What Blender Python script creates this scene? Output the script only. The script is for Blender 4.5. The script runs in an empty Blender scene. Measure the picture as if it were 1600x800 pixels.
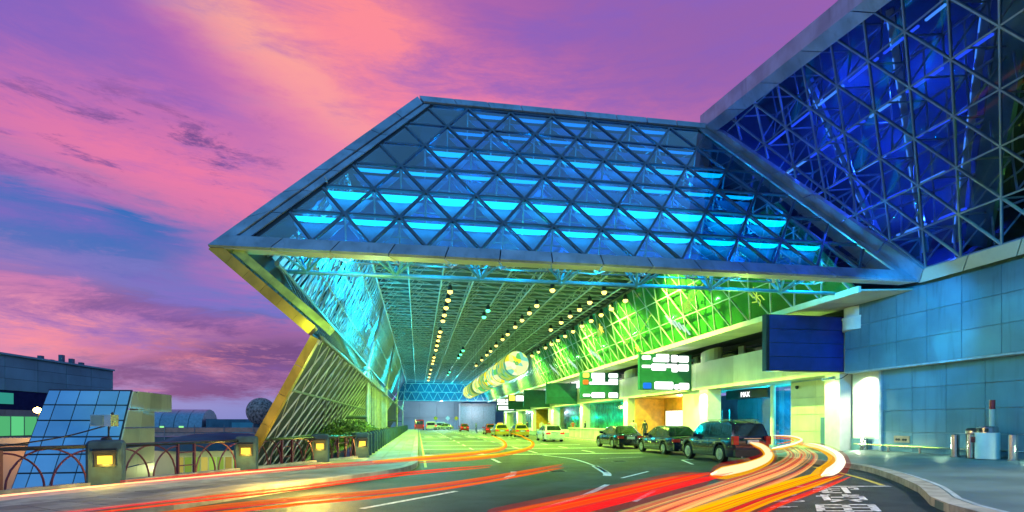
import bpy, math, random
from mathutils import Vector, Matrix
random.seed(7)
R = math.radians
C = bpy.context.scene.collection
S = bpy.context.scene

# ---------------------------------------------------------------- camera
YAW = math.atan(147/870)
cam = bpy.data.cameras.new("camera"); camo = bpy.data.objects.new("camera", cam); C.objects.link(camo)
camo.location = (0, 0, 1.62); camo.rotation_euler = (R(90), 0, -YAW)
cam.sensor_width = 36; cam.lens = 870/1600*36; cam.shift_y = 261/1600
cam.clip_start = .05; cam.clip_end = 5000
S.camera = camo
S.view_settings.view_transform = 'Standard'; S.view_settings.look = 'None'
S.view_settings.exposure = 0; S.view_settings.gamma = 1; S.view_settings.use_curve_mapping = False
S.cycles.use_denoising = True
S.cycles.max_bounces = 6; S.cycles.diffuse_bounces = 3; S.cycles.glossy_bounces = 3
S.cycles.transparent_max_bounces = 24; S.cycles.sample_clamp_indirect = 4
S.cycles.caustics_reflective = False; S.cycles.caustics_refractive = False

# ---------------------------------------------------------------- node helper
class NX:
    """tiny expression builder over math nodes"""
    def __init__(s, nt, v): s.nt = nt; s.v = v
    def _m(s, op, *a, clamp=False):
        n = s.nt.nodes.new('ShaderNodeMath'); n.operation = op; n.use_clamp = clamp
        for i, x in enumerate((s,)+a):
            x = x.v if isinstance(x, NX) else x
            if hasattr(x, 'is_output'): s.nt.links.new(x, n.inputs[i])
            else: n.inputs[i].default_value = x
        return NX(s.nt, n.outputs[0])
    def __add__(s, o): return s._m('ADD', o)
    __radd__ = __add__
    def __sub__(s, o): return s._m('SUBTRACT', o)
    def __mul__(s, o): return s._m('MULTIPLY', o)
    __rmul__ = __mul__
    def __truediv__(s, o): return s._m('DIVIDE', o)
    def sq(s): return s._m('MULTIPLY', s)
    def exp(s): return s._m('EXPONENT')
    def clamp(s): return s._m('ADD', 0.0, clamp=True)
    def at2(s, o): return s._m('ARCTAN2', o)
    def asin(s): return s._m('ARCSINE')
def smooth(x, a, b):
    n = x.nt.nodes.new('ShaderNodeMapRange'); n.interpolation_type = 'SMOOTHSTEP'
    x.nt.links.new(x.v, n.inputs[0]); n.inputs[1].default_value = a; n.inputs[2].default_value = b
    return NX(x.nt, n.outputs[0])
def mixc(nt, f, a, b):
    n = nt.nodes.new('ShaderNodeMix'); n.data_type = 'RGBA'
    for s, x in ((n.inputs[0], f), (n.inputs[6], a), (n.inputs[7], b)):
        x = x.v if isinstance(x, NX) else x
        if hasattr(x, 'is_output'): nt.links.new(x, s)
        else: s.default_value = x if isinstance(x, float) else (*x, 1)
    return n.outputs[2]

# ---------------------------------------------------------------- world: dusk sky with lit clouds
W = bpy.data.worlds.new("World"); S.world = W; W.use_nodes = True
nt = W.node_tree; nt.nodes.clear()
out = nt.nodes.new('ShaderNodeOutputWorld'); bg = nt.nodes.new('ShaderNodeBackground')
tc = nt.nodes.new('ShaderNodeTexCoord'); sx = nt.nodes.new('ShaderNodeSeparateXYZ')
nt.links.new(tc.outputs['Generated'], sx.inputs[0])
dx, dy, dz = (NX(nt, sx.outputs[i]) for i in range(3))
az = dx.at2(dy) * (180/math.pi); el = dz.asin() * (180/math.pi)
def wnoise(sc, scale, det=6, rough=.55, off=(0, 0, 0), dist=0.0):
    m = nt.nodes.new('ShaderNodeMapping'); m.inputs['Scale'].default_value = sc; m.inputs['Location'].default_value = off
    nt.links.new(tc.outputs['Generated'], m.inputs[0])
    n = nt.nodes.new('ShaderNodeTexNoise'); n.inputs['Scale'].default_value = scale; n.inputs['Detail'].default_value = det
    n.inputs['Roughness'].default_value = rough; n.inputs['Distortion'].default_value = dist
    nt.links.new(m.outputs[0], n.inputs['Vector']); return NX(nt, n.outputs['Fac'])
n1 = wnoise((1, 1, 3.2), 2.6, 8, .6, (3, 1, 2)); n2 = wnoise((1, 1, 5), 5, 10, .70, (7, 3, 1), .4); n3 = wnoise((1, 1, 4), 9, 10, .72, (1, 5, 4), .3)
waz = az + (n1-.5)*22; wel = el + (n2-.5)*9
def blob(a, e, sa, se, rot=0, wig=1):
    A = (waz if wig else az) - a; E = (wel if wig else el) - e
    c, s = math.cos(R(rot)), math.sin(R(rot))
    u = (A*c + E*s) * (1/sa); v = (E*c - A*s) * (1/se)
    return ((u.sq()+v.sq()) * -1.0).exp()
def sm(a): return a.clamp()
sky = mixc(nt, smooth(el, -1, 34), (.22, .27, .66), (.34, .11, .42))
sky = mixc(nt, sm(blob(-24, 27, 34, 15)*.9), sky, (.50, .14, .46))
sky = mixc(nt, sm(blob(-22, 19.5, 22, 4.5, -8)*1.0), sky, (.88, .19, .38))
sky = mixc(nt, sm(blob(-13, 36, 30, 5.2, -32)*1.5), sky, (1.0, .27, .31))
sky = mixc(nt, sm(blob(-14, 31, 22, 2.6, -31)*1.0), sky, (1.0, .42, .32))
sky = mixc(nt, sm(blob(-23, 29.5, 15, 2.0, -33)*1.0), sky, (.36, .11, .48))
sky = mixc(nt, sm(blob(10, 27.5, 20, 5, -6)*.9), sky, (.95, .22, .38))
sky = mixc(nt, sm(blob(-6, 21, 12, 5, -30)*.8), sky, (.92, .26, .42))
sky = mixc(nt, sm(blob(30, 34, 14, 9)*.95), sky, (.30, .12, .44))
sky = mixc(nt, sm(blob(-34, 31, 9, 6)*1.3), sky, (.24, .12, .52))
sky = mixc(nt, sm(blob(-20, 12.2, 12, 1.2, 2)*.8), sky, (.05, .16, .58))
sky = mixc(nt, sm(blob(-31, 15.6, 17, 3.1, -6)*1.5), sky, (.010, .14, .50))
sky = mixc(nt, sm(blob(-13, 14, 7, 2.2, 0)*.7), sky, (.8, .18, .44))
sky = mixc(nt, sm(blob(-22, 9.5, 30, 2.2, -3)*.8), sky, (.62, .14, .38))
sky = mixc(nt, sm(blob(-16, 10.8, 16, 1.6, -3)*1.1), sky, (.12, .17, .58))
sky = mixc(nt, sm(blob(-12, 4.4, 14, 1.2, 0)*.8), sky, (.16, .18, .58))
sky = mixc(nt, sm(blob(-25, 6.3, 15, 1.6, -7)*1.3), sky, (.98, .27, .34))
# violet cloud bars and thin grey wisps
bars = sm(blob(-23, 9.8, 10, 1.3, -4)*smooth(n2, .32, .62)*1.2)
sky = mixc(nt, bars, sky, (.17, .055, .22))
bars = sm(blob(-14, 6.6, 9, 1.7, 2)*smooth(n2, .28, .55)*1.3 + blob(-22, 3.6, 22, 1.7, 0)*smooth(n3, .25, .6)*1.1)
sky = mixc(nt, bars, sky, (.16, .055, .24))
wisps = smooth(n3*.6+n2*.4, .50, .60) * sm(blob(-26, 22.3, 11, 3.4, 3)*1.5)
sky = mixc(nt, wisps*.9, sky, (.15, .06, .27))
sky = mixc(nt, smooth(n1*.5+n2*.5, .44, .66)*.68*smooth(el, 0, 8), sky, (.24, .12, .54))
sky = mixc(nt, smooth(el, 2.6, .3), sky, (.19, .25, .62))
sky = mixc(nt, smooth(el, 42, 62), sky, (.08, .32, .74))
azabs = az._m('ABSOLUTE')
sky = mixc(nt, smooth(azabs, 62, 115)*.92, sky, (.09, .36, .74))
nis = nt.nodes.new('ShaderNodeTexSky'); nis.sky_type = 'NISHITA'; nis.sun_disc = False
SUN_EL, SUN_AZ = R(1.5), R(-42)
nis.sun_elevation = SUN_EL; nis.sun_rotation = SUN_AZ
ad = nt.nodes.new('ShaderNodeMix'); ad.data_type = 'RGBA'; ad.blend_type = 'ADD'; ad.inputs[0].default_value = .012
nt.links.new(sky, ad.inputs[6]); nt.links.new(nis.outputs[0], ad.inputs[7])
nt.links.new(ad.outputs[2], bg.inputs[0]); bg.inputs[1].default_value = .98
nt.links.new(bg.outputs[0], out.inputs[0])
sl = bpy.data.lights.new("sun", 'SUN'); sl.energy = .12; sl.angle = R(12); sl.color = (1, .5, .5)
so = bpy.data.objects.new("sun", sl); C.objects.link(so)
so.rotation_euler = (R(90)-R(9), 0, math.pi-SUN_AZ); so.location = (-20, 20, 30)

# ---------------------------------------------------------------- lamps (some are added fill lights with no fixture)
def point(loc, col, e, rad=.12, name="point_light"):
    l = bpy.data.lights.new(name, 'POINT'); l.energy = e; l.color = col; l.shadow_soft_size = rad
    o = bpy.data.objects.new(name, l); C.objects.link(o); o.location = loc; return o
def spot(loc, to, col, e, ang=70, blend=.5, rad=.08):
    l = bpy.data.lights.new("spot_light", 'SPOT'); l.energy = e; l.color = col; l.spot_size = R(ang); l.spot_blend = blend; l.shadow_soft_size = rad
    o = bpy.data.objects.new("spot_light", l); C.objects.link(o); o.location = loc
    o.rotation_euler = (Vector(to)-Vector(loc)).to_track_quat('-Z', 'Y').to_euler(); return o

# ---------------------------------------------------------------- materials
def pmat(name, col, rough=.6, metal=0.0, var=.15, vs=3.0, bump=.0, bs=40.0, spec=.5, stain=0.0, coat=0.0):
    m = bpy.data.materials.new(name); m.use_nodes = True; t = m.node_tree; b = t.nodes['Principled BSDF']
    g = t.nodes.new('ShaderNodeNewGeometry')
    n = t.nodes.new('ShaderNodeTexNoise'); n.inputs['Scale'].default_value = vs; n.inputs['Detail'].default_value = 6
    t.links.new(g.outputs['Position'], n.inputs['Vector'])
    f = smooth(NX(t, n.outputs['Fac']), .3, .7)
    c = mixc(t, f, tuple(x*(1-var) for x in col), tuple(min(1, x*(1+var)) for x in col))
    oi = t.nodes.new('ShaderNodeObjectInfo'); hs = t.nodes.new('ShaderNodeHueSaturation'); t.links.new(c, hs.inputs['Color'])
    t.links.new((NX(t, oi.outputs['Random'])*.26+.87).v, hs.inputs['Value']); c = hs.outputs[0]
    if stain:
        mp = t.nodes.new('ShaderNodeMapping'); mp.inputs['Scale'].default_value = (3, 3, .35); t.links.new(g.outputs['Position'], mp.inputs[0])
        n2 = t.nodes.new('ShaderNodeTexNoise'); n2.inputs['Scale'].default_value = 1.6; n2.inputs['Detail'].default_value = 8; t.links.new(mp.outputs[0], n2.inputs['Vector'])
        c = mixc(t, smooth(NX(t, n2.outputs['Fac']), .5, .75)*stain, c, tuple(x*.35 for x in col))
    t.links.new(c, b.inputs['Base Color'])
    b.inputs['Roughness'].default_value = rough; b.inputs['Metallic'].default_value = metal; b.inputs['Specular IOR Level'].default_value = spec
    b.inputs['Coat Weight'].default_value = coat; b.inputs['Coat Roughness'].default_value = .04
    r = NX(t, n.outputs['Fac'])*.25 + (rough-.12)
    t.links.new(r.v, b.inputs['Roughness'])
    if bump:
        n3 = t.nodes.new('ShaderNodeTexNoise'); n3.inputs['Scale'].default_value = bs; n3.inputs['Detail'].default_value = 4
        t.links.new(g.outputs['Position'], n3.inputs['Vector'])
        bp = t.nodes.new('ShaderNodeBump'); bp.inputs['Strength'].default_value = bump; bp.inputs['Distance'].default_value = .02
        t.links.new(n3.outputs['Fac'], bp.inputs['Height']); t.links.new(bp.outputs[0], b.inputs['Normal'])
    return m
def emat(name, col, s):
    m = bpy.data.materials.new(name); m.use_nodes = True; t = m.node_tree; t.nodes.clear()
    o = t.nodes.new('ShaderNodeOutputMaterial'); e = t.nodes.new('ShaderNodeEmission'); e.inputs[0].default_value = (*col, 1); e.inputs[1].default_value = s
    t.links.new(e.outputs[0], o.inputs[0]); return m
def glassmat(name, tint, gl=.12, rough=.03, gtint=(1, 1, 1)):
    m = bpy.data.materials.new(name); m.use_nodes = True; t = m.node_tree; t.nodes.clear()
    o = t.nodes.new('ShaderNodeOutputMaterial'); a = t.nodes.new('ShaderNodeBsdfTransparent'); a.inputs[0].default_value = (*tint, 1)
    g = t.nodes.new('ShaderNodeBsdfGlossy'); g.inputs['Roughness'].default_value = rough; g.inputs[0].default_value = (*gtint, 1)
    ge = t.nodes.new('ShaderNodeNewGeometry'); n = t.nodes.new('ShaderNodeTexNoise'); n.inputs['Scale'].default_value = .6
    t.links.new(ge.outputs['Position'], n.inputs['Vector'])
    bp = t.nodes.new('ShaderNodeBump'); bp.inputs['Strength'].default_value = .012; bp.inputs['Distance'].default_value = .05
    t.links.new(n.outputs['Fac'], bp.inputs['Height']); t.links.new(bp.outputs[0], g.inputs['Normal'])
    fr = t.nodes.new('ShaderNodeFresnel'); fr.inputs[0].default_value = 1.5
    bf = NX(t, ge.outputs['Backfacing'])
    f = ((NX(t, fr.outputs[0])*.75 + gl*.35) * (bf*-1.0+1.0)).clamp()
    mx = t.nodes.new('ShaderNodeMixShader'); t.links.new(f.v, mx.inputs[0]); t.links.new(a.outputs[0], mx.inputs[1]); t.links.new(g.outputs[0], mx.inputs[2])
    t.links.new(mx.outputs[0], o.inputs[0]); return m
def trailmat(name, col, s, streak=0.0, trans=1.0):
    """light left in the air by passing lamps: adds light, blocks nothing"""
    m = bpy.data.materials.new(name); m.use_nodes = True; t = m.node_tree; t.nodes.clear()
    o = t.nodes.new('ShaderNodeOutputMaterial'); e = t.nodes.new('ShaderNodeEmission'); e.inputs[0].default_value = (*col, 1); e.inputs[1].default_value = s
    a = t.nodes.new('ShaderNodeBsdfTransparent'); a.inputs[0].default_value = (trans, trans, trans, 1)
    ad = t.nodes.new('ShaderNodeAddShader'); t.links.new(e.outputs[0], ad.inputs[0]); t.links.new(a.outputs[0], ad.inputs[1]); t.links.new(ad.outputs[0], o.inputs[0])
    return m
M = {}
M['steelblue'] = pmat('brushed_fascia_metal', (.30, .43, .54), .40, .25, .22, 1.1, stain=.35)
M['gold'] = pmat('ochre_fascia_metal', (.60, .36, .05), .38, .5, .2, 1.5, stain=.3)
M['seam'] = pmat('dark_seam', (.03, .04, .05), .7)
M['mull'] = pmat('mullion_metal', (.09, .15, .20), .35, .5, .1)
M['mull2'] = pmat('pale_mullion_metal', (.24, .34, .42), .4, .3, .1)
M['lime'] = pmat('lime_frame_metal', (.38, .55, .14), .4, .2, .3, 2)
M['tube'] = pmat('painted_tube_steel', (.46, .50, .50), .42, .2, .15)
M['tubed'] = pmat('dark_tube_steel', (.14, .20, .20), .45, .2, .15)
M['deck'] = pmat('roof_deck', (.025, .07, .08), .7, 0, .3, .8)
M['deckdark'] = pmat('dark_roof_deck', (.02, .034, .06), .7, 0, .3, .8)
M['reflector'] = pmat('pale_reflector_sheet', (.55, .62, .62), .45, .2, .15, .6)
M['glass'] = glassmat('clear_hip_glass', (.46, .68, .86), .55)
M['glassdark'] = glassmat('deep_blue_glass', (.62, .70, .82), .0)
M['glassgreen'] = glassmat('green_wall_glass', (.72, .86, .68), .0, .12)
M['panel'] = pmat('grey_wall_cladding', (.11, .23, .30), .42, .1, .18, .7, stain=.42)
M['joint'] = pmat('pale_joint', (.42, .50, .52), .7)
M['beige'] = pmat('cream_cladding', (.60, .60, .46), .5, .05, .1, .7, stain=.12)
M['white'] = pmat('white_plaster', (.78, .78, .68), .6, 0, .06)
M['orange'] = pmat('amber_timber_lining', (.55, .26, .03), .4, 0, .2, 2)
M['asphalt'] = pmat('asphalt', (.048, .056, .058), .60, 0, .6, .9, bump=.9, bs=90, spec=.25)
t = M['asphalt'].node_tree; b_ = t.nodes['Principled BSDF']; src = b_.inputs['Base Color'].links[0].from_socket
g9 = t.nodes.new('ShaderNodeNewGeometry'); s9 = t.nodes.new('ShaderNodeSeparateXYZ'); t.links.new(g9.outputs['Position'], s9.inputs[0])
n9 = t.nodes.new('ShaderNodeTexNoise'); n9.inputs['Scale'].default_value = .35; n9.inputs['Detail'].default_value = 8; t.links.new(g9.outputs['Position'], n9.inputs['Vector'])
t.links.new(mixc(t, smooth(NX(t, s9.outputs[1])+(NX(t, n9.outputs['Fac'])-.5)*14, 22, 42), src, (.125, .125, .11)), b_.inputs['Base Color'])  # paler base under the hall stands in for its stronger light
M['pave'] = pmat('smooth_pavement', (.10, .16, .165), .6, 0, .25, .6, bump=.25, bs=40)
M['slab'] = pmat('paving_slab', (.26, .25, .22), .75, 0, .3, 1.4, bump=.3, bs=60)
M['kerb'] = pmat('kerb_stone', (.38, .36, .30), .75, 0, .3, 3, bump=.3, bs=50, stain=.2)
M['conc'] = pmat('painted_concrete', (.035, .085, .125), .75, 0, .25, 5, bump=.3, bs=60, stain=.3)
M['paint'] = pmat('road_paint', (.8, .8, .76), .7, 0, .35, 9)
M['paintY'] = pmat('yellow_road_paint', (.62, .5, .07), .7, 0, .3, 9)
M['ground'] = pmat('lower_ground', (.08, .085, .09), .9, 0, .3, .2)
M['black'] = pmat('black_metal', (.015, .016, .02), .4)
M['rail'] = pmat('maroon_painted_iron', (.10, .02, .045), .4, .1)
M['railtop'] = pmat('dark_handrail', (.02, .022, .03), .32, .4)
M['yellowlamp'] = emat('warm_lamp', (1, .62, .06), 2.0)
M['tyre'] = pmat('tyre_rubber', (.012, .012, .012), .8)
M['rim'] = pmat('alloy', (.6, .6, .62), .3, .9)
M['carblack'] = pmat('black_car_paint', (.012, .018, .03), .16, .2, .1, 2, coat=1)
M['carblue'] = pmat('midnight_car_paint', (.012, .016, .045), .16, .3, .1, 2, coat=1)
M['carwhite'] = pmat('white_car_paint', (.7, .7, .62), .2, 0, .04, 2, coat=1)
M['carred'] = pmat('red_car_paint', (.45, .02, .02), .2, 0, .04, 2, coat=1)
M['caryellow'] = pmat('yellow_car_paint', (.6, .38, .02), .2, 0, .04, 2, coat=1)
M['carsilver'] = pmat('silver_car_paint', (.42, .45, .48), .25, .6, .04, 2, coat=1)
M['carglass'] = pmat('car_window_glass', (.02, .03, .03), .06, 0, .1, 2, spec=1)
M['tail'] = pmat('tail_lamp_lens', (.5, .02, .02), .15)
M['tailon'] = emat('tail_lamp_lit', (1, .05, .03), 1.5)
M['plate'] = pmat('white_plate', (.7, .72, .7), .5)
M['inox'] = pmat('stainless_steel', (.62, .62, .6), .22, .95, .08)
M['leaf'] = pmat('hedge_leaf', (.05, .11, .03), .6, 0, .4, 6)
M['leaf2'] = pmat('young_hedge_leaf', (.08, .15, .03), .6, 0, .4, 6)
M['skin'] = pmat('skin', (.45, .3, .22), .6)
M['clothd'] = pmat('dark_cloth', (.03, .04, .06), .85)
M['clothw'] = pmat('pale_cloth', (.6, .6, .5), .85)
M['clothr'] = pmat('red_cloth', (.4, .08, .05), .85)
M['hair'] = pmat('hair', (.015, .012, .01), .7)

M['baffle'] = pmat('added_baffle_blue', (.16, .46, .78), .5, 0, .3, 1.2)
M['screen'] = pmat('added_screen_blue', (.04, .14, .30), .6, 0, .4, .8)
# ---------------------------------------------------------------- mesh builder
ROOT = {}
def wloc(o):
    while o is not None and o.name not in ROOT: o = o.parent
    return ROOT.get(o.name, Vector()) if o else Vector()
class MB:
    def __init__(s): s.v = []; s.f = []
    def add(s, vs, fs):
        b = len(s.v); s.v += [tuple(x) for x in vs]; s.f += [tuple(i+b for i in f) for f in fs]; return s
    def box(s, a, b):
        x0, x1 = sorted((a[0], b[0])); y0, y1 = sorted((a[1], b[1])); z0, z1 = sorted((a[2], b[2]))
        return s.add([(x0,y0,z0),(x1,y0,z0),(x1,y1,z0),(x0,y1,z0),(x0,y0,z1),(x1,y0,z1),(x1,y1,z1),(x0,y1,z1)],
                     [(0,3,2,1),(4,5,6,7),(0,1,5,4),(1,2,6,5),(2,3,7,6),(3,0,4,7)])
    def beam(s, p, q, w, h, up=(0, 0, 1)):
        p = Vector(p); q = Vector(q); d = (q-p).normalized(); up = Vector(up)
        r = d.cross(up)
        if r.length < 1e-4: r = d.cross(Vector((1, 0, 0)))
        r.normalize(); u = r.cross(d).normalized(); r *= w/2; u *= h/2
        return s.add([p-r-u, p+r-u, p+r+u, p-r+u, q-r-u, q+r-u, q+r+u, q-r+u],
                     [(0,1,2,3),(7,6,5,4),(0,4,5,1),(1,5,6,2),(2,6,7,3),(3,7,4,0)])
    def tube(s, p, q, r, n=6, r2=None, caps=True):
        p = Vector(p); q = Vector(q); d = (q-p).normalized(); r2 = r if r2 is None else r2
        a = d.orthogonal().normalized(); b = d.cross(a)
        vs = []
        for c, rr in ((p, r), (q, r2)):
            for k in range(n):
                t = 2*math.pi*k/n; vs.append(c+(a*math.cos(t)+b*math.sin(t))*rr)
        fs = [(k, (k+1) % n, n+(k+1) % n, n+k) for k in range(n)]
        if caps: fs += [tuple(range(n))[::-1], tuple(range(n, 2*n))]
        return s.add(vs, fs)
    def path(s, pts, r, n=6, flat=1.0):
        pts = [Vector(p) for p in pts]; vs = []; m = len(pts)
        rs = r if isinstance(r, (list, tuple)) else [r]*m
        for i, p in enumerate(pts):
            d = (pts[min(i+1, m-1)]-pts[max(i-1, 0)]).normalized()
            a = d.cross(Vector((0, 0, 1)))
            a = a.normalized() if a.length > 1e-3 else Vector((1, 0, 0))
            b = a.cross(d).normalized()
            for k in range(n):
                t = 2*math.pi*k/n; vs.append(p+a*math.cos(t)*rs[i]+b*math.sin(t)*rs[i]*flat)
        fs = [(i*n+k, i*n+(k+1) % n, (i+1)*n+(k+1) % n, (i+1)*n+k) for i in range(m-1) for k in range(n)]
        fs += [tuple(range(n))[::-1], tuple(range((m-1)*n, m*n))]
        return s.add(vs, fs)
    def prism(s, poly, t, N=None):
        P = [Vector(p) for p in poly]; n = len(P)
        if N is None:
            N = (P[1]-P[0]).cross(P[2]-P[0]).normalized()
        N = Vector(N)*t
        return s.add(P+[p+N for p in P], [tuple(range(n))[::-1], tuple(range(n, 2*n))]+[(i, (i+1) % n, n+(i+1) % n, n+i) for i in range(n)])
    def lathe(s, prof, c, n=16, axis='z', caps=True):
        vs = []; m = len(prof)
        for (r, z) in prof:
            for k in range(n):
                t = 2*math.pi*k/n
                p = (r*math.cos(t), r*math.sin(t), z)
                if axis == 'y': p = (p[0], z, p[1])
                if axis == 'x': p = (z, p[0], p[1])
                vs.append(Vector(p)+Vector(c))
        fs = [(i*n+k, i*n+(k+1) % n, (i+1)*n+(k+1) % n, (i+1)*n+k) for i in range(m-1) for k in range(n)]
        if caps: fs += [tuple(range(n))[::-1], tuple(range((m-1)*n, m*n))]
        return s.add(vs, fs)
    def build(s, name, m, parent=None, smooth=False, kind=None, label=None):
        me = bpy.data.meshes.new(name)
        off = wloc(parent) if parent is not None else Vector()
        me.from_pydata([tuple(Vector(v)-off) for v in s.v], [], s.f); me.update()
        me.materials.append(M[m] if isinstance(m, str) else m)
        if smooth:
            for p in me.polygons: p.use_smooth = True
            if smooth == 'auto': me.set_sharp_from_angle(angle=R(38))
        o = bpy.data.objects.new(name, me); C.objects.link(o)
        if parent is not None: o.parent = parent
        if kind: o['kind'] = kind
        if label: o['label'] = label
        return o
def tag(o, label=None, cat=None, group=None, kind=None):
    for k, v in (('label', label), ('category', cat), ('group', group), ('kind', kind)):
        if v: o[k] = v
    return o
def thing(name, label, cat, loc=(0, 0, 0), group=None):
    o = bpy.data.objects.new(name, None); C.objects.link(o); o.location = loc; o.empty_display_size = .3
    ROOT[o.name] = Vector(loc); return tag(o, label, cat, group)
def solo(mb, name, m, label, cat, group=None, smooth=False):
    return tag(mb.build(name, m, None, smooth), label, cat, group)
def copy_tree(o, loc=None, parent=None):
    c = o.copy(); C.objects.link(c)
    if parent is not None: c.parent = parent
    if loc is not None: c.location = loc
    for ch in o.children: copy_tree(ch, None, c)
    return c
def lerp(a, b, t): return Vector(a)*(1-t)+Vector(b)*t
def spline(pts, n=8):
    P = [Vector(p) for p in pts]; P = [P[0]*2-P[1]]+P+[P[-1]*2-P[-2]]; o = []
    for i in range(1, len(P)-2):
        for k in range(n):
            t = k/n; a, b, c, d = P[i-1:i+3]
            o.append(.5*((2*b)+(c-a)*t+(2*a-5*b+4*c-d)*t*t+(3*b-a-3*c+d)*t**3))
    return o+[P[-2]]

# ---- triangular lattice on a plane, clipped to a convex outline
def clip_poly(poly, cl):
    for i in range(len(cl)):
        a = cl[i]; b = cl[(i+1) % len(cl)]; outp = []
        side = lambda p: (b[0]-a[0])*(p[1]-a[1])-(b[1]-a[1])*(p[0]-a[0])
        for k in range(len(poly)):
            p = poly[k]; q = poly[(k+1) % len(poly)]; sp, sq_ = side(p), side(q)
            if sp >= 0: outp.append(p)
            if (sp >= 0) != (sq_ >= 0):
                t = sp/(sp-sq_); outp.append((p[0]+(q[0]-p[0])*t, p[1]+(q[1]-p[1])*t))
        poly = outp
        if len(poly) < 3: return []
    return poly
def clip_seg(p, q, cl):
    t0, t1 = 0.0, 1.0
    for i in range(len(cl)):
        a = cl[i]; b = cl[(i+1) % len(cl)]
        side = lambda p: (b[0]-a[0])*(p[1]-a[1])-(b[1]-a[1])*(p[0]-a[0])
        sp, sq_ = side(p), side(q)
        if sp < 0 and sq_ < 0: return None
        if sp < 0: t0 = max(t0, sp/(sp-sq_))
        elif sq_ < 0: t1 = min(t1, sp/(sp-sq_))
    if t1-t0 < 1e-3: return None
    f = lambda t: (p[0]+(q[0]-p[0])*t, p[1]+(q[1]-p[1])*t)
    return f(t0), f(t1)
def area2(p): return abs(sum(p[i][0]*p[(i+1) % len(p)][1]-p[(i+1) % len(p)][0]*p[i][1] for i in range(len(p))))/2
def lattice(O, U, V, N, cl, side, h, x0, y0, parent, gm, mm, mw=.10, md=.13, maxn=300):
    O, U, V, N = Vector(O), Vector(U), Vector(V), Vector(N)
    to3 = lambda p, d=0: O+U*p[0]+V*p[1]+N*d
    xs = [p[0] for p in cl]; ys = [p[1] for p in cl]
    j0 = math.floor((min(ys)-y0)/h)-1; j1 = math.ceil((max(ys)-y0)/h)+1
    i0 = math.floor((min(xs)-x0)/side)-2; i1 = math.ceil((max(xs)-x0)/side)+2
    nd = lambda i, j: (x0+i*side+(j % 2)*side/2, y0+j*h)
    tris = []
    for j in range(j0, j1):
        for i in range(i0, i1):
            if j % 2 == 0: T = [(nd(i, j), nd(i+1, j), nd(i, j+1), 1), (nd(i+1, j), nd(i+1, j+1), nd(i, j+1), 0)]
            else: T = [(nd(i, j), nd(i+1, j), nd(i+1, j+1), 1), (nd(i, j), nd(i+1, j+1), nd(i, j+1), 0)]
            for a, b, c, up in T:
                q = clip_poly([a, b, c], cl)
                if q and area2(q) > .06:
                    tris.append((q, up, (a, b, c)))
    n = 0
    for q, up, t in tris:
        cx = sum(p[0] for p in q)/len(q); cy = sum(p[1] for p in q)/len(q)
        s_ = .965
        qq = [(cx+(p[0]-cx)*s_, cy+(p[1]-cy)*s_) for p in q]
        MB().prism([to3(p) for p in qq], .02, N).build('pane', gm, parent)
        n += 1
    L = max(max(xs)-min(xs), max(ys)-min(ys))*2+4
    def bar(p, q, k, name='mullion'):
        s_ = clip_seg(p, q, cl)
        if s_ and (Vector(s_[0])-Vector(s_[1])).length > .3:
            MB().beam(to3(s_[0], .01+k*.004), to3(s_[1], .01+k*.004), mw, md+k*.006, N).build(name, mm, parent)
    for j in range(j0, j1+1): bar((min(xs)-1, y0+j*h), (max(xs)+1, y0+j*h), 0)
    K = 40
    for i in range(i0-K, i1+K):
        a = nd(i, 0); 
        bar((a[0]-K*side/2, a[1]-K*h), (a[0]+K*side/2, a[1]+K*h), 1)
        bar((a[0]+K*side/2, a[1]-K*h), (a[0]-K*side/2, a[1]+K*h), 2)
    return tris, to3, nd, n

# ================================================================ THE SETTING
# left kerb and right kerb lines (on the road)
KL = [(-11, 2.0), (-8.6, 5.8), (-6.7, 8.3), (-5.0, 10.31), (-3.51, 13.02), (-1.63, 15.98), (-.45, 18.3), (-.02, 21.0), (0, 25), (0, 40), (0, 80), (0, 140)]
KR = [(7.9, 2.0), (8.2, 5.0), (9.45, 8.69), (11.46, 11.18), (13.6, 14.32), (14.94, 16.79), (15.35, 19.0), (15.2, 22.5), (14.7, 27), (14.6, 40), (14.6, 80), (14.6, 140)]
FL = [(-14.5, 6.0), (-12.2, 8.3), (-9.9, 11.0), (-7.35, 14.75), (-5.4, 18.6), (-3.65, 22.0), (-2.35, 24.6), (-2.2, 30), (-2.2, 60), (-2.2, 140)]
kl = spline([(x, y, 0) for x, y in KL], 6); kr = spline([(x, y, 0) for x, y in KR], 6); fl = spline([(x, y, 0) for x, y in FL], 6)
def sheet(name, a, b, z0, z1, m, kind='structure'):
    n = len(a); vs = [(p.x, p.y, z0) for p in a]+[(p.x, p.y, z1) for p in b]
    return MB().add(vs, [(i, n+i, n+i+1, i+1) for i in range(n-1)]).build(name, m, kind=kind)
def resample(c, n):
    d = [0]
    for i in range(1, len(c)): d.append(d[-1]+(c[i]-c[i-1]).length)
    o = []; j = 0
    for k in range(n):
        t = d[-1]*k/(n-1)
        while j < len(c)-2 and d[j+1] < t: j += 1
        o.append(lerp(c[j], c[j+1], min(1, max(0, (t-d[j])/max(1e-6, d[j+1]-d[j])))))
    return o
MB().add([(-3000, -300, -6), (3000, -300, -6), (3000, 3500, -6), (-3000, 3500, -6)], [(0, 1, 2, 3)]).build('ground', 'ground', kind='structure')

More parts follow.
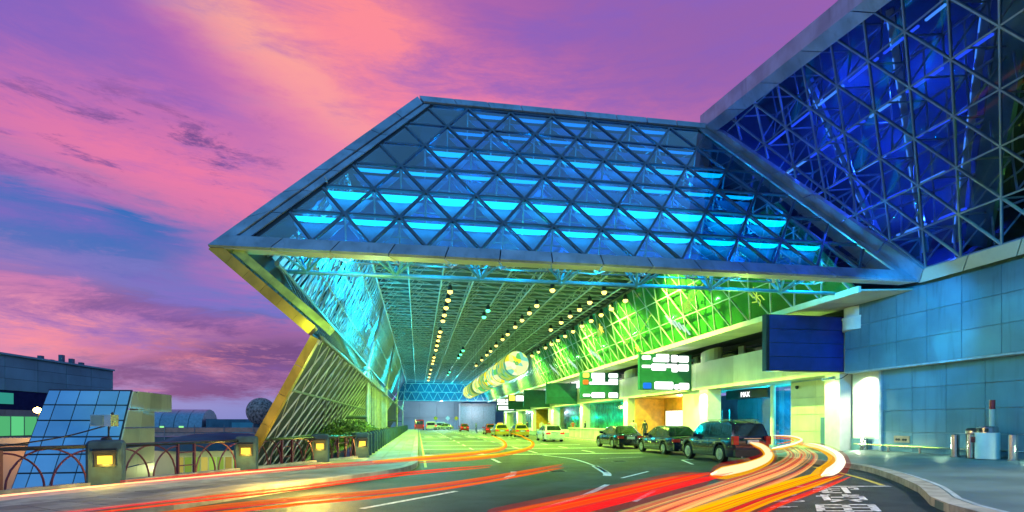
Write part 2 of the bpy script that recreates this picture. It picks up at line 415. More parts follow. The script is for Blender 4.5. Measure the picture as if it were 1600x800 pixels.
# raised left footway with slabs, right footway rising to the wall
ry = [-3, 2]+[6+i for i in range(26)]+[34+i*6 for i in range(23)]
fx = lambda y: -14.8 if y < 6 else xat(fl, y)-.5
def xat(c, y):
    for i in range(len(c)-1):
        if c[i].y <= y <= c[i+1].y: return c[i].x+(c[i+1].x-c[i].x)*(y-c[i].y)/max(1e-6, c[i+1].y-c[i].y)
    return c[0].x if y < c[0].y else c[-1].x
rv = []
for y in ry: rv += [(fx(y), y, -.9), (fx(y), y, -.004), (26, y, -.004), (26, y, -.9)]
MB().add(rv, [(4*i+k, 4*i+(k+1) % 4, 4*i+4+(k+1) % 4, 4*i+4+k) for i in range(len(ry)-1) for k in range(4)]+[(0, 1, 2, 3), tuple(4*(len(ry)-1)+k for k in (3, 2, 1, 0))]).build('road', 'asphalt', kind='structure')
fl2 = resample(fl, 160); kl2 = resample(kl, 160)
def xat(c, y):
    for i in range(len(c)-1):
        if c[i].y <= y <= c[i+1].y: return c[i].x+(c[i+1].x-c[i].x)*(y-c[i].y)/max(1e-6, c[i+1].y-c[i].y)
    return c[0].x if y < c[0].y else c[-1].x
ys = [6+i*.5 for i in range(50)]+[31+i*3 for i in range(37)]
vs = []
for y in ys:
    xk = xat(kl, y)-.02; xf = xat(fl, y)-.45
    vs += [(xf, y, .155), (xk, y, .155), (xf, y, -.9), (xk, y, 0)]
fs = []
for i in range(len(ys)-1):
    a = i*4; b = a+4; fs += [(a, a+1, b+1, b), (a+2, b+2, b, a), (a+1, a+3, b+3, b+1)]
lw = MB().add(vs, fs).build('footway', 'kerb', kind='structure')
# slabs: individually laid where they can be told apart
def offs(c, d):
    o = []
    for i in range(len(c)):
        t = (c[min(i+1, len(c)-1)]-c[max(i-1, 0)]).normalized(); o.append(c[i]+Vector((-t.y, t.x, 0))*d)
    return o
near = [p for p in resample(kl, 700) if 8.5 < p.y < 62]
cells = 0; idx = 0; acc = 0; marks = [0]
for i in range(1, len(near)):
    acc += (near[i]-near[i-1]).length
    if acc > (.62 if near[i].y < 32 else 1.24): marks.append(i); acc = 0
lanes = [(.30, .85), (.87, 1.42), (1.44, 1.99)]
for a, b in zip(marks[:-1], marks[1:]):
    for l0, l1 in lanes:
        oo = []
        for i, l in ((a, l0), (b, l0), (b, l1), (a, l1)):
            t = (near[min(i+1, len(near)-1)]-near[max(i-1, 0)]).normalized(); oo.append(near[i]+Vector((-t.y, t.x, 0))*l)
        cen = sum(oo, Vector())/4
        if cen.x < xat(fl, cen.y)+.15: continue
        oo = [cen+(p-cen)*.975 for p in oo]; z = .16+random.uniform(0, .006)
        MB().prism([(p.x, p.y, z) for p in oo], .022, (0, 0, 1)).build('paving_slab', 'slab', lw)
def kerbstones(c, off0, off1, z0, z1, step, ymax, parent, m='kerb'):
    c = resample(c, 500); a = 0; acc = 0
    for i in range(1, len(c)):
        acc += (c[i]-c[i-1]).length
        if acc > step:
            if c[i].y < ymax and c[a].y > 4:
                q = []
                for k, l in ((a, off0), (i, off0), (i, off1), (a, off1)):
                    t = (c[min(k+1, len(c)-1)]-c[max(k-1, 0)]).normalized(); q.append(c[k]+Vector((-t.y, t.x, 0))*l)
                cen = sum(q, Vector())/4; q = [cen+(p-cen)*.99 for p in q]
                MB().prism([(p.x, p.y, z0) for p in q], z1-z0, (0, 0, 1)).build('kerb_stone', m, parent)
            a = i; acc = 0
kerbstones(kl, .0, .27, .0, .195, 1.0, 60, lw)
# right footway
ys = [2+i*.5 for i in range(60)]+[32+i*4 for i in range(28)]
vs = []; fs = []
for y in ys:
    xk = xat(kr, y)+.02
    zr = .42 if y < 23 else .22
    vs += [(xk, y, .0), (xk, y, .15), (xk+(20.3-xk)*.4, y, .15+(zr-.15)*.4), (20.3, y, zr), (26, y, zr)]
for i in range(len(ys)-1):
    for k in range(4):
        a = i*5+k; fs.append((a, a+5, a+6, a+1))
rw = MB().add(vs, fs).build('pavement', 'pave', kind='structure')
kerbstones(kr, -.36, .0, .0, .175, 1.1, 60, rw)
kerbstones(kr, -.50, -.40, .152, .170, 1.1, 40, rw, 'joint')
# road markings, 4 mm sheets
def strip(pts, w, m='paint', z=.004, name='road_marking'):
    P = [Vector((p[0], p[1], 0)) for p in pts]; vs = []
    for i in range(len(P)):
        t = (P[min(i+1, len(P)-1)]-P[max(i-1, 0)]).normalized(); n = Vector((-t.y, t.x, 0))*w/2
        vs += [tuple((P[i]-n)[:2])+(z,), tuple((P[i]+n)[:2])+(z,)]
    return MB().add(vs, [(2*i, 2*i+2, 2*i+3, 2*i+1) for i in range(len(P)-1)]).build(name, m, kind='structure')
strip([(-1.05, 10.85), (.9, 13.25)], .14)
strip([(-3.6, 7.6), (-2.2, 9.4)], .14)
strip(spline([(2.45, 15.9, 0), (2.9, 17.1, 0), (3.15, 18.3, 0)], 4), .2)
strip(spline([(6.2, 27.4, 0), (6.78, 25, 0), (6.85, 23.0, 0), (6.55, 20.0, 0), (6.1, 17.5, 0)], 4), .12)
strip(spline([(6.58, 20.2, 0), (6.35, 19.0, 0), (6.0, 17.2, 0), (5.7, 16.3, 0)], 4), .26)
strip(spline([(4.9, 14.0, 0), (3.75, 12.13, 0), (2.9, 11.0, 0), (2.0, 9.95, 0), (.5, 8.5, 0), (-1, 7.2, 0)], 4), .15)
strip([(4.4, 10.9), (5.6, 12.6)], .12); strip([(5.9, 15.6), (7.6, 17.6)], .1)
for y, x1 in ((28.2, 12), (34.5, 12), (40, 12), (49, 12), (60, 12), (74, 12), (90, 12)): strip([(.3, y), (x1, y+.35)], .35)
for x in (3.3, 6.35, 9.6):
    y = 22.5 if x < 4 else 29.5
    while y < 130:
        strip([(x, y), (x, y+2.4)], .15); y += 5.6
strip([(.28, 20.5), (.3, 130)], .10, 'paintY')
strip([(10.6, 20.3), (11.4, 22.8)], .12); strip([(11.4, 22.8), (12.0, 22.9)], .12)
strip([(8.2, 24.4), (10.6, 25.2)], .1)
for y in (62, 64, 66, 68):
    for x in range(7): strip([(.8+x*1.6, y), (1.6+x*1.6, y+.9)], .4)
# yellow edge line and white stop line beside the right kerb
strip(spline([(14.4, 18.4, 0), (13.7, 16.6, 0), (12.85, 14.5, 0), (11.88, 12.62, 0)], 4), .14, 'paintY')
strip([(9.5, 12.74), (11.9, 12.42)], .16, z=.008)
for (x, y, r) in ((4.6, 18.2, .33), (8.4, 22.5, .33), (1.9, 24.5, .3)):
    mh = MB().lathe([(r, 0), (r, .006)], (x, y, -.002), 20).build('manhole_cover', 'tubed', kind='structure')
    for k in range(-3, 4): MB().box((x-r*.75, y+k*r*.24-.012, .004), (x+r*.75, y+k*r*.24+.012, .009)).build('manhole_rib', 'black', mh)
for (x, y) in ((.32, 30), (.32, 45), (14.35, 24)):
    dg_ = MB().box((x, y, -.002), (x+.35, y+.5, .003)).build('drain_grate', 'tubed', kind='structure')
    for k in range(6): MB().box((x+.03, y+.04+k*.08, .002), (x+.32, y+.075+k*.08, .006)).build('drain_slot', 'black', dg_)
for (a, b, c, d) in ((3.9, 19.6, 1.6, .9), (.8, 14.0, .7, 1.8), (8.9, 25.4, 2.2, .7)):
    MB().add([(a, b, .002), (a+c, b+.1, .002), (a+c-.05, b+d, .002), (a-.08, b+d-.1, .002)], [(0, 1, 2, 3)]).build('asphalt_patch', 'ground', kind='structure')
# painted characters: strokes in a unit box (x right, y up), laid out towards the driver
def glyph(strokes, O, ux, uy, name='road_lettering'):
    mb = MB(); O = Vector(O); ux = Vector(ux); uy = Vector(uy)
    for (x0, y0, x1, y1, w, hz) in strokes:
        a = Vector((x0, y0)); b = Vector((x1, y1)); t = (b-a).normalized(); n = Vector((-t.y, t.x))*w/2
        q = [a-n, b-n, b+n, a+n]
        mb.add([O+ux*p.x+uy*p.y for p in q], [(0, 1, 2, 3)])
    return mb
zz = .0065
g1 = [(.02,.92,.42,.92,.09,0),(.02,.62,.42,.62,.09,0),(.0,.30,.42,.30,.09,0),(.26,1.0,.26,.12,.15,0),(.34,.80,.62,.80,.07,0),(.40,.5,.6,.5,.07,0),(.2,.1,.6,.1,.1,0),(.72,1.0,.72,.05,.13,0),(.82,.93,1.0,.93,.12,0),(.98,.95,.98,.62,.10,0),(.84,.62,1.0,.62,.1,0)]
g2 = [(.0,.8,.24,.8,.1,0),(.17,1,.22,.25,.15,0),(.22,.98,.3,.9,.1,0),(.3,.62,.98,.62,.11,0),(.62,1,.62,.55,.12,0),(.6,.86,.92,.86,.1,0),(.93,.72,.95,.22,.14,0),(.3,.3,.95,.3,.1,0),(.28,.08,.62,.36,.12,0),(.6,.36,.85,.05,.12,0)]
g3 = [(.03,.93,.97,.93,.10,0),(.08,.95,.08,.2,.14,0),(.92,.95,.92,.2,.14,0),(.1,.58,.9,.58,.08,0),(.1,.25,.9,.25,.08,0),(.5,1.0,.5,-.3,.13,0),(.0,-.02,1,-.02,.09,0),(.1,.75,.9,.75,.03,0)]
def z3(v): return (v[0], v[1], 0)
gp = Vector((9.72, 11.6, zz))
gm_ = MB()
for g, O, w, h in ((g1, (8.95, 11.45), (1.1, -.19), (.80, 1.10)), (g2, (8.0, 10.12), (1.1, -.10), (.84, 1.12)), (g3, (7.02, 8.9), (1.2, -.20), (.77, 1.04))):
    gm_ = glyph(g, (O[0], O[1], zz), z3(w), z3(h))
    gm_.build('road_lettering', 'paint', kind='structure')
small = [(.1,.9,.4,1.0,.1,0),(.4,1.0,.7,.85,.1,0)]
glyph([(0,.2,.3,.9,.12,0),(.3,.9,.6,.3,.12,0),(.6,.3,.9,.8,.1,0)], (7.9, 11.05, zz), (.42, .05, 0), (.2, .3, 0)).build('road_lettering', 'paint', kind='structure')
for (cx, cy, rr) in ((7.35, 10.45, .14), (7.72, 10.42, .17)):
    ring = [(cx+rr*math.cos(t/12*2*math.pi), cy+rr*.8*math.sin(t/12*2*math.pi), 0) for t in range(13)]
    strip(ring, .06, z=.0065, name='road_lettering')
glyph([(0,.1,.5,.9,.16,0),(.5,.9,.9,.2,.16,0),(.1,.6,1.3,.5,.14,0),(.3,.2,.8,.3,.14,0)], (6.6, 9.6, zz), (.42, -.03, 0), (.2, .28, 0)).build('road_lettering', 'paint', kind='structure')

# ================================================================ CANOPY
YF, ZB = 18.85, 7.15
YT, ZT = 24.3, 15.6
BL, BR_, TR_, TL = Vector((-6.5, YF, ZB)), Vector((19.4, YF, ZB)), Vector((13.3, YT, ZT)), Vector((0, YT, ZT))
YE = 138.0
can = thing('entrance_canopy', 'long glazed steel canopy over the drop-off road with a sloping lattice glass front', 'canopy', (0, YF, 0))
U = Vector((1, 0, 0)); V = (Vector((0, YT-YF, ZT-ZB))).normalized(); Nn = U.cross(V)      # points to the camera side
HS = (Vector((0, YT-YF, ZT-ZB))).length
O = Vector((0, YF, ZB))
inner = [(-5.15, .5), (18.45, .5), (12.75, HS-.55), (.65, HS-.55)]
tris, to3, nd, _ = lattice(O, U, V, Nn, inner, 1.85, 1.5, -1.57, .5, can, 'glass', 'mull', .085, .10)
# fascia: bottom, left (two boards), top, each cut in segments with seams
def fascia(a0, a1, b1, b0, n, t, m, name='fascia_panel', par=can, N=Nn, gap=.012, d0=0):
    """a0-a1 outer edge, b0-b1 inner edge, plane points"""
    for k in range(n):
        q = [lerp(a0, a1, (k+gap)/n), lerp(a0, a1, (k+1-gap)/n), lerp(b0, b1, (k+1-gap)/n), lerp(b0, b1, (k+gap)/n)]
        MB().prism([p+N*d0 for p in q], t, N).build(name, m, par)
P2 = lambda x, y, d=0: O+U*x+V*y+Nn*d
fascia(P2(-6.5, 0), P2(19.4, 0), P2(18.9, .5), P2(-6.1, .5), 14, .10, 'steelblue')
fascia(P2(-6.5, .0), P2(-.0, HS), P2(.2, HS-.5), P2(-5.75, .52), 7, .09, 'steelblue', d0=.0)
fascia(P2(-5.68, .52), P2(.27, HS-.5), P2(.52, HS-.5), P2(-5.35, .52), 7, .05, 'steelblue')
fascia(P2(.22, HS-.42), P2(13.2, HS-.42), P2(13.3, HS), P2(.05, HS), 9, .12, 'steelblue')
MB().prism([P2(-6.4, .05, -.06), P2(19.3, .05, -.06), P2(19.0, .55, -.06), P2(-5.2, .55, -.06)], .05, Nn).build('fascia_backing', 'seam', can)
MB().prism([P2(-6.4, .05, -.07), P2(-5.1, .5, -.07), P2(.72, HS-.5, -.07), P2(.05, HS-.03, -.07)], .05, Nn).build('fascia_backing', 'seam', can)
MB().prism([P2(.1, HS-.6, -.08), P2(13.0, HS-.6, -.08), P2(13.2, HS-.02, -.08), P2(.1, HS-.02, -.08)], .05, Nn).build('fascia_backing', 'seam', can)
# soffit of the bottom beam (catches yellow light), 14 lengths
fascia(Vector((-6.5, YF, ZB-.01)), Vector((19.3, YF, ZB-.01)), Vector((19.0, YF+.55, ZB-.01)), Vector((-6.0, YF+.55, ZB-.01)), 14, -.05, 'reflector', 'soffit_panel', N=Vector((0, 0, -1)))
# right valley boards of the hip
fascia(P2(19.35, .0), P2(13.3, HS), P2(12.85, HS-.4), P2(18.5, .5), 5, .08, 'steelblue')
# space frame behind the hip glass: back nodes with four tubes each, and strip lights
fr = MB(); back = {}
DEP = 1.25
for q, up, t in tris:
    a, b, c = t
    if up and area2(q) > area2(t)*.98:
        cen = ((a[0]+b[0]+c[0])/3, (a[1]+b[1]+c[1])/3); bp = to3(cen, -DEP); back[(round(cen[0], 2), round(cen[1], 2))] = bp
        for p in t: fr.tube(to3(p, -.08), bp, .034, 5, caps=False)
fr.build('space_frame_strut', 'tube', can, kind='stuff')
bl = sorted(back.items(), key=lambda kv: (kv[0][1], kv[0][0]))
byrow = {}
for (x, y), p in bl: byrow.setdefault(y, []).append(p)
rows = sorted(byrow)
for y in rows:
    if len(byrow[y]) > 1: MB().tube(byrow[y][0], byrow[y][-1], .03, 6).build('back_chord', 'tubed', can)
fr = MB()
for r0, r1 in zip(rows[:-1], rows[1:]):
    for p in byrow[r0]:
        for q in byrow[r1]:
            if (p-q).length < 2.1: fr.tube(p, q, .022, 5, caps=False)
fr.build('back_strut', 'tubed', can, kind='stuff')
stripmats = [emat('cyan_strip_light_a', (.0, .80, 1), 4.2), emat('cyan_strip_light_b', (.0, .55, 1), 2.8), emat('blue_strip_light', (.0, .30, .9), 2.0)]
for q, up, t in tris:
    if up: continue
    ys_ = sorted(t, key=lambda p: -p[1]); a, b = sorted(ys_[:2]); y = a[1]
    row = round((y-.5)/1.5)
    if not (inner[0][0]+(y-.5)*.648-.3 < a[0] and b[0] < inner[1][0]-(y-.5)*.637+.3): continue
    th = {1: .20, 2: .33, 3: .13, 4: .24, 5: .10, 6: .16}.get(row, .15)
    w = b[0]-a[0]; pts = []
    for k in range(9):
        s_ = k/8; pts.append((a[0]+w*(.045+.91*s_), y-.06-(th*(.35 if row == 1 else .12) if True else 0)*0))
    lo = [(x, yy-.04-th*math.sin(math.pi*(k/8))**.33) for k, (x, yy) in enumerate(pts)]
    poly = [to3(p, -.13) for p in pts]+[to3(p, -.13) for p in reversed(lo)]
    mi = 0 if row in (2,) else (0 if row == 1 else 1)
    if row >= 5 or a[0] > 9 and row >= 4: mi = 2
    if row == 4: mi = 1
    MB().prism(poly, -.05, Nn).build('strip_light', stripmats[mi], can)
    cx_ = sum(p[0] for p in t)/3; cy_ = sum(p[1] for p in t)/3
    MB().prism([to3((cx_+(p[0]-cx_)*.93, cy_+(p[1]-cy_)*.93), -.42) for p in t], -.03, Nn).build('added_baffle', 'baffle', can)  # added panel behind the glass to catch the glow of the strips
MB().prism([to3((-4.3, 2.2), -1.75), to3((17.6, 2.2), -1.75), to3((13.0, HS-.8), -1.75), to3((.9, HS-.8), -1.75)], -.05, Nn).build('added_screen', 'screen', can)  # added sheet that hides the hall and takes the blue light
# roof deck behind the hip and over the hall
MB().add([(-3.0, YT+.9, 12.35), (15.9, YT+.9, 12.35), (15.9, YE, 12.35), (-3.0, YE, 12.35)], [(0, 1, 2, 3)]).build('roof_deck', 'deck', can)
MB().prism([(-.3, YT+.8, 12.3), (14.6, YT+.8, 12.3), (13.1, YT+.8, 15.4), (.3, YT+.8, 15.4)], .05, (0, 1, 0)).build('back_wall', 'deckdark', can)
# outer left skin (seen from inside) and its eave return to the elbow
EL = (-3.16, 4.45); CH = (-4.6, 6.9); FO = (-2.75, 11.35); FT = (-5.35, 1.1)
def longsheet(a, b, y0, y1, name, m, par=can, kind=None):
    return MB().add([(a[0], y0, a[1]), (b[0], y0, b[1]), (b[0], y1, b[1]), (a[0], y1, a[1])], [(0, 1, 2, 3)]).build(name, m, par, kind=kind)
MB().add([tuple(BL+Vector((.1, .2, 0))), (0, YT, ZT-.05), (0, YE, ZT-.05), (-6.4, YE, ZB)], [(0, 1, 2, 3)]).build('side_skin', 'deckdark', can)
MB().add([(0, YT, ZT-.04), (13.3, YT, ZT-.04), (13.3, YE, ZT-.04), (0, YE, ZT-.04)], [(0, 1, 2, 3)]).build('roof_skin', 'deckdark', can)
MB().add([(19.45, YF+.25, ZB+.05), (13.35, YT+.1, ZT), (13.35, YE, ZT), (19.45, YE, ZB+.05)], [(0, 1, 2, 3)]).build('right_skin', 'deckdark', can)
MB().box((19.92, YF+1.0, 7.12), (26, YE, 7.2)).build('terrace_soffit', 'deckdark', can)
longsheet((-6.35, ZB-.02), (EL[0]-.25, EL[1]-.02), YF+.5, YE, 'eave_lining', 'deckdark')
# gold end frames: eave to elbow, elbow to foot
def endframe(a, b, w, n, m, y=YF, dep=.55, nm='end_frame_panel', d=0.0):
    A = Vector((a[0], y, a[1])); B = Vector((b[0], y, b[1])); t = (B-A).normalized(); nr = Vector((t.z, 0, -t.x))
    if nr.x < 0: nr = -nr
    for k in range(n):
        p = lerp(A, B, (k+.006)/n); q = lerp(A, B, (k+.994)/n)
        MB().prism([p, q, q+nr*w, p+nr*w], dep, (0, 1, 0)).build(nm, m, can)
endframe((-6.5, ZB-.06), (-3.5, 4.5), .34, 6, 'gold')
endframe((-5.85, ZB-.06), (-2.98, 4.62), .26, 8, 'lime', y=YF+.18, dep=.9, nm='inner_frame_panel')
endframe((-3.42, 4.47), (-6.40, -1.2), .27, 6, 'gold', dep=.32)
# longitudinal chords on the left
def chord(p, y0, y1, r=.07, m='tube', name='chord', n=8): return MB().tube((p[0], y0, p[1]), (p[0], y1, p[1]), r, n).build(name, m, can)
chord(CH, YF+.6, YE, .085, 'tubed'); chord(FO, YF+3, YE, .075, 'tube'); chord(EL, YF+.5, YE, .075, 'tubed')
for t in (.25, .5, .75): chord(tuple(lerp((*CH, 0), (*FO, 0), t)[:2]), YF+1.5, 95, .035)
# inner left slope: ribs and zigzag in many short tubes
hipY = lambda z: YF+(z-ZB)*.645+.35
rb = MB(); y = YF+1.0; k = 0
c3 = lambda p, y: Vector((p[0], y, p[1]))
while y < 100:
    if y+1.5 > hipY(11.4): rb.tube(c3(CH, y), c3(FO, y+1.5), .04, 5, caps=False)
    if y > hipY(11.4):
        rb.tube(c3(CH, y+1.5), c3(FO, y), .028, 5, caps=False)
        rb.tube(c3(CH, y), c3(FO, y), .03, 5, caps=False)
    y += .95
rb.build('slope_strut', 'tube', can, kind='stuff')
rs = MB(); y = YF+2.5
while y < 75:
    a, b = lerp((-5.2, 7.6, 0), (-3.3, 11.3, 0), .0), lerp((-5.2, 7.6, 0), (-3.3, 11.3, 0), 1)
    for t0, t1 in ((0, .30), (.34, .64), (.68, .98)):
        if random.random() < .1: continue
        f = lambda t: (a.x+(b.x-a.x)*t, a.y+(b.y-a.y)*t)
        y0 = y+2.2*t0+random.uniform(-.1, .1); y1 = y+2.2*t1; w = random.uniform(.32, .58)
        if y0 > hipY(f(t1)[1]): rs.prism([c3(f(t0), y0), c3(f(t0), y0+w), c3(f(t1), y1+w), c3(f(t1), y1)], .02)
    y += .78
rs.build('reflector_slat', 'reflector', can, kind='stuff')
rb = MB(); y = YF+1.5
while y < 90:   # second layer against the skin
    if y < hipY(11.4): y += 1.9; continue
    for a, b in (((-5.6, 7.9), (-3.7, 9.9)), ((-4.8, 8.3), (-2.9, 11.4))):
        rb.tube(c3(a, y), c3(b, y+1.2), .035, 4, caps=False); rb.tube(c3(a, y+1.2), c3(b, y), .035, 4, caps=False)
    y += 1.9
rb.build('outer_strut', 'tube', can, kind='stuff')
# bracing web between eave chord and elbow (short ticks)
rb = MB(); y = YF+.9
while y < 60:
    rb.tube(c3(CH, y), c3((-3.6, 4.85), y+.5), .025, 5, caps=False); y += .85
rb.build('web_strut', 'tubed', can, kind='stuff')
# lower lattice wall: elbow to foot, two layers
def low(t, d=0): p = lerp((EL[0], EL[1], 0), (-6.2, -.6, 0), t); return (p.x-d*.8, p.y)
for t in (.0, .34, .68, 1.0):
    chord(low(t, .02), YF+.6, 75, .05, 'tubed', 'lattice_rail'); 
for t in (.34, .68): chord(low(t, .35), YF+3, 75, .05, 'tubed', 'lattice_rail')
MB().prism([c3(low(0, .02), YF+.34), c3(low(1, .02), YF+.34), c3(low(1, .4), 120), c3(low(0, .4), 120)], .05, (-1, 0, 0)).build('outer_cladding', 'deckdark', can)
rb = MB(); rb2 = MB(); y = YF-1.8
while y < 72:
    if y > YF+.5: rb.tube(c3(low(1), y), c3(low(0), y+2.5), .036, 5, caps=False)
    else:
        t = (YF+.6-y)/2.5; rb.tube(c3(low(1-t), YF+.6), c3(low(0), y+2.5), .032, 5, caps=False)
    if y > YF: rb2.tube(c3(low(1, .35), y+1.3), c3(low(0, .35), y+3.4), .03, 5, caps=False)
    if y > YF+1: rb2.tube(c3(low(0, .3), y), c3(low(.66, .3), y+2.5), .03, 5, caps=False)
    y += 1.35
rb.build('lattice_strut', 'tube', can, kind='stuff'); rb2.build('lattice_strut', 'tubed', can, kind='stuff')
rb = MB(); y = YF+1
while y < 70:
    rb.tube(c3(low(0, .05), y), c3(low(.34, .05), y+1.6), .035, 5, caps=False); rb.tube(c3(low(.34, .05), y), c3(low(.68, .05), y+1.9), .035, 5, caps=False); rb.tube(c3(low(.68, .05), y), c3(low(1, .05), y+2.1), .035, 5, caps=False); y += 1.5
rb.build('cross_strut', 'tube', can, kind='stuff')
rb = MB()
for y0, t0, y1, t1 in ((27, .34, 37, 1.0), (29, .34, 38, .95), (31, .34, 38.4, .8), (33, .34, 38.5, .66), (23, .68, 28, 1.1), (25, .68, 30, 1.1), (27.5, .68, 32.5, 1.1), (41, .3, 31, 1.1)):
    rb.tube(c3(low(t0), y0), c3(low(t1), y1), .05, 6)
rb.build('lattice_strut', 'tube', can, kind='stuff')
# cross frames with posts
for Y in (38.0, 60.0, 90.0, 124.0):
    MB().tube((-3.3, Y, -.8), (-3.3, Y, 5.2), .13, 8).build('post', 'tube', can)
    MB().tube((-7.6, Y, 5.05), (-3.3, Y, 5.05), .12, 8).build('cross_beam', 'tubed', can)
    MB().tube((-8.2, Y, 2.0), (-3.3, Y, 2.0), .12, 8).build('cross_beam', 'tubed', can)
    MB().lathe([(.0, -.2), (.2, -.15), (.26, 0), (.2, .15), (0, .2)], (-3.35, Y, 5.2), 10).build('node', 'tube', can, True)
    MB().tube((-3.3, Y, 5.2), (-2.8, Y+9, 11.35), .1, 8).build('diagonal_tube', 'tube', can)
    MB().tube((-3.3, Y, 5.2), (-6.9, Y-4, -1), .09, 8).build('diagonal_tube', 'tube', can)
y = 40.0
while y < 60:
    MB().tube((-3.3, y, -.3), (-3.3, y, 5.0), .06, 6).build('post', 'tube', can); y += 1.6
# front tube below the bottom beam with node stars
M['tubeblue'] = pmat('blue_lit_tube', (.10, .46, .62), .4, .1, .12)  # blue light on the tubes put into their base colour
MB().tube((-4.6, YF+1.9, 6.98), (17.3, YF+1.9, 7.05), .075, 8).build('front_tube', 'tubeblue', can)
x = -3.9
while x < 17:
    nb = MB(); c = Vector((x, YF+1.9, 7.0))
    for d in ((-.9, -.9, .55), (.9, -.9, .55), (-.45, -1.0, .6), (.45, -1.0, .6), (.0, .9, .9), (-.6, .9, 1.3), (.7, 1.2, 1.5)):
        nb.tube(c, c+Vector(d), .045, 6)
    nb.lathe([(0, -.1), (.1, -.05), (.1, .05), (0, .1)], c, 8)
    nb.build('node_star', 'tubeblue', can); x += 3.1
# ceiling: lower chord lines, cross purlins and zigzags
for x in (-2.75, -.6, 1.6, 3.75, 5.9, 8.05, 10.2, 12.3, 14.4): MB().tube((x, YT+.2, 11.35), (x, YE, 11.35), .06, 6).build('ceiling_chord', 'tube', can)
y = YT+.5; cp = 0
rb = MB()
while y < YE-2:
    if y < 90: MB().beam((-2.75, y, 11.42), (15.3, y, 11.42), .05, .08).build('purlin', 'tube', can)
    else: rb.beam((-2.75, y, 11.42), (15.3, y, 11.42), .05, .09)
    y += 1.25 if y < 90 else 2.4
rb.build('purlin', 'tube', can, kind='stuff')
rb = MB(); y = YT+.5
while y < YE-3:
    x = -2.75; i = 0
    while x < 14.5:
        rb.beam((x, y, 11.36), (x+1.08, y+1.9, 12.1), .04, .04); rb.beam((x+2.15, y, 11.36), (x+1.08, y+1.9, 12.1), .04, .04)
        rb.beam((x+1.08, y+1.9, 12.1), (x, y+3.8, 11.36), .035, .035)
        if y < 80: rb.beam((x, y, 11.37), (x+2.15, y+1.9, 11.37), .035, .035)
        i += 1
        x += 2.15
    y += 1.9 if y < 80 else 3.8
rb.build('ceiling_strut', 'tube', can, kind='stuff')
for x in (3.75, 8.05, 12.3):
    MB().tube((x, YT+.4, 12.0), (x, YE, 12.0), .05, 6).build('truss_chord', 'tube', can); zb_ = MB(); y = YT+.5
    while y < 110: zb_.tube((x, y, 11.35), (x, y+1.2, 12.0), .035, 5, caps=False); zb_.tube((x, y+1.2, 12.0), (x, y+2.4, 11.35), .035, 5, caps=False); y += 2.4
    zb_.build('truss_web', 'tube', can, kind='stuff')
# right inner glass wall
RI0, RI1 = Vector((17.3, 0, 6.9)), Vector((15.3, 0, 11.35)); VR = (RI1-RI0).normalized(); HR = (RI1-RI0).length
lattice(Vector((17.3, YF+1, 6.9)), (0, 1, 0), VR, Vector((0, 1, 0)).cross(VR)*-1, [(0, 0), (55, 0), (55, HR), (hipY(11.35)-YF-.7, HR)], 1.75, HR/3, 0, 0, can, 'glassgreen', 'tube', .05, .08)
longsheet((17.3, 6.9), (15.3, 11.35), 74.8, YE, 'far_glass', 'glassgreen', kind='stuff')
rb = MB(); y = 75.5
while y < YE:
    rb.tube((17.25, y, 6.9), (15.25, y+1, 11.35), .035, 4, caps=False); rb.tube((17.25, y+1, 6.9), (15.25, y, 11.35), .035, 4, caps=False); y += 1.0
rb.build('far_strut', 'tube', can, kind='stuff')
MB().prism([(17.62, YF+1, 6.95), (15.65, hipY(11.4)+.3, 11.4), (15.65, YE, 11.4), (17.62, YE, 6.95)], .05).build('wall_backing', pmat('green_lit_lining', (.10, .34, .16), .5, 0, .35, .35), can)  # green light on the lining put into its base colour
MB().beam((15.25, YT, 11.30), (15.25, YE, 11.30), .35, .16).build('lamp_ledge', 'black', can)
# soffit boards between glass wall and building
y = YF+.6
while y < YE:
    w = 1.2 if y < 70 else YE-y
    MB().prism([(17.2, y+.01, 6.86), (19.9, y+.01, 7.0), (19.9, y+w-.01, 7.0), (17.2, y+w-.01, 6.86)], .06, (0, 0, 1)).build('soffit_panel', 'beige', can)
    y += w
MB().beam((17.25, YF+.6, 6.92), (17.25, YE, 6.92), .12, .26).build('wall_sill', 'beige', can)
# far end lattice
for i in range(-1, 9):
    MB().tube((-2.6+i*2.1, YE, 7.1), (-1.55+i*2.1, YE, 9.2), .07, 5).build('end_strut', 'tube', can)
    MB().tube((-.5+i*2.1, YE, 7.1), (-1.55+i*2.1, YE, 9.2), .07, 5).build('end_strut', 'tube', can)
    MB().tube((-3.6+i*2.1, YE, 11.3), (-2.55+i*2.1, YE, 9.2), .07, 5).build('end_strut', 'tube', can)
    MB().tube((-1.5+i*2.1, YE, 11.3), (-2.55+i*2.1, YE, 9.2), .07, 5).build('end_strut', 'tube', can)
for z in (7.1, 9.2, 11.3): MB().tube((-4.8, YE, z), (17, YE, z), .09, 6).build('end_rail', 'tube', can)
MB().prism([(-6.0, YE+.5, 7.0), (17.4, YE+.5, 7.0), (15.3, YE+.5, 12.3), (-3, YE+.5, 12.3)], .05, (0, 1, 0)).build('end_wall', pmat('end_wall_blue', (.05, .12, .2), .6), can)
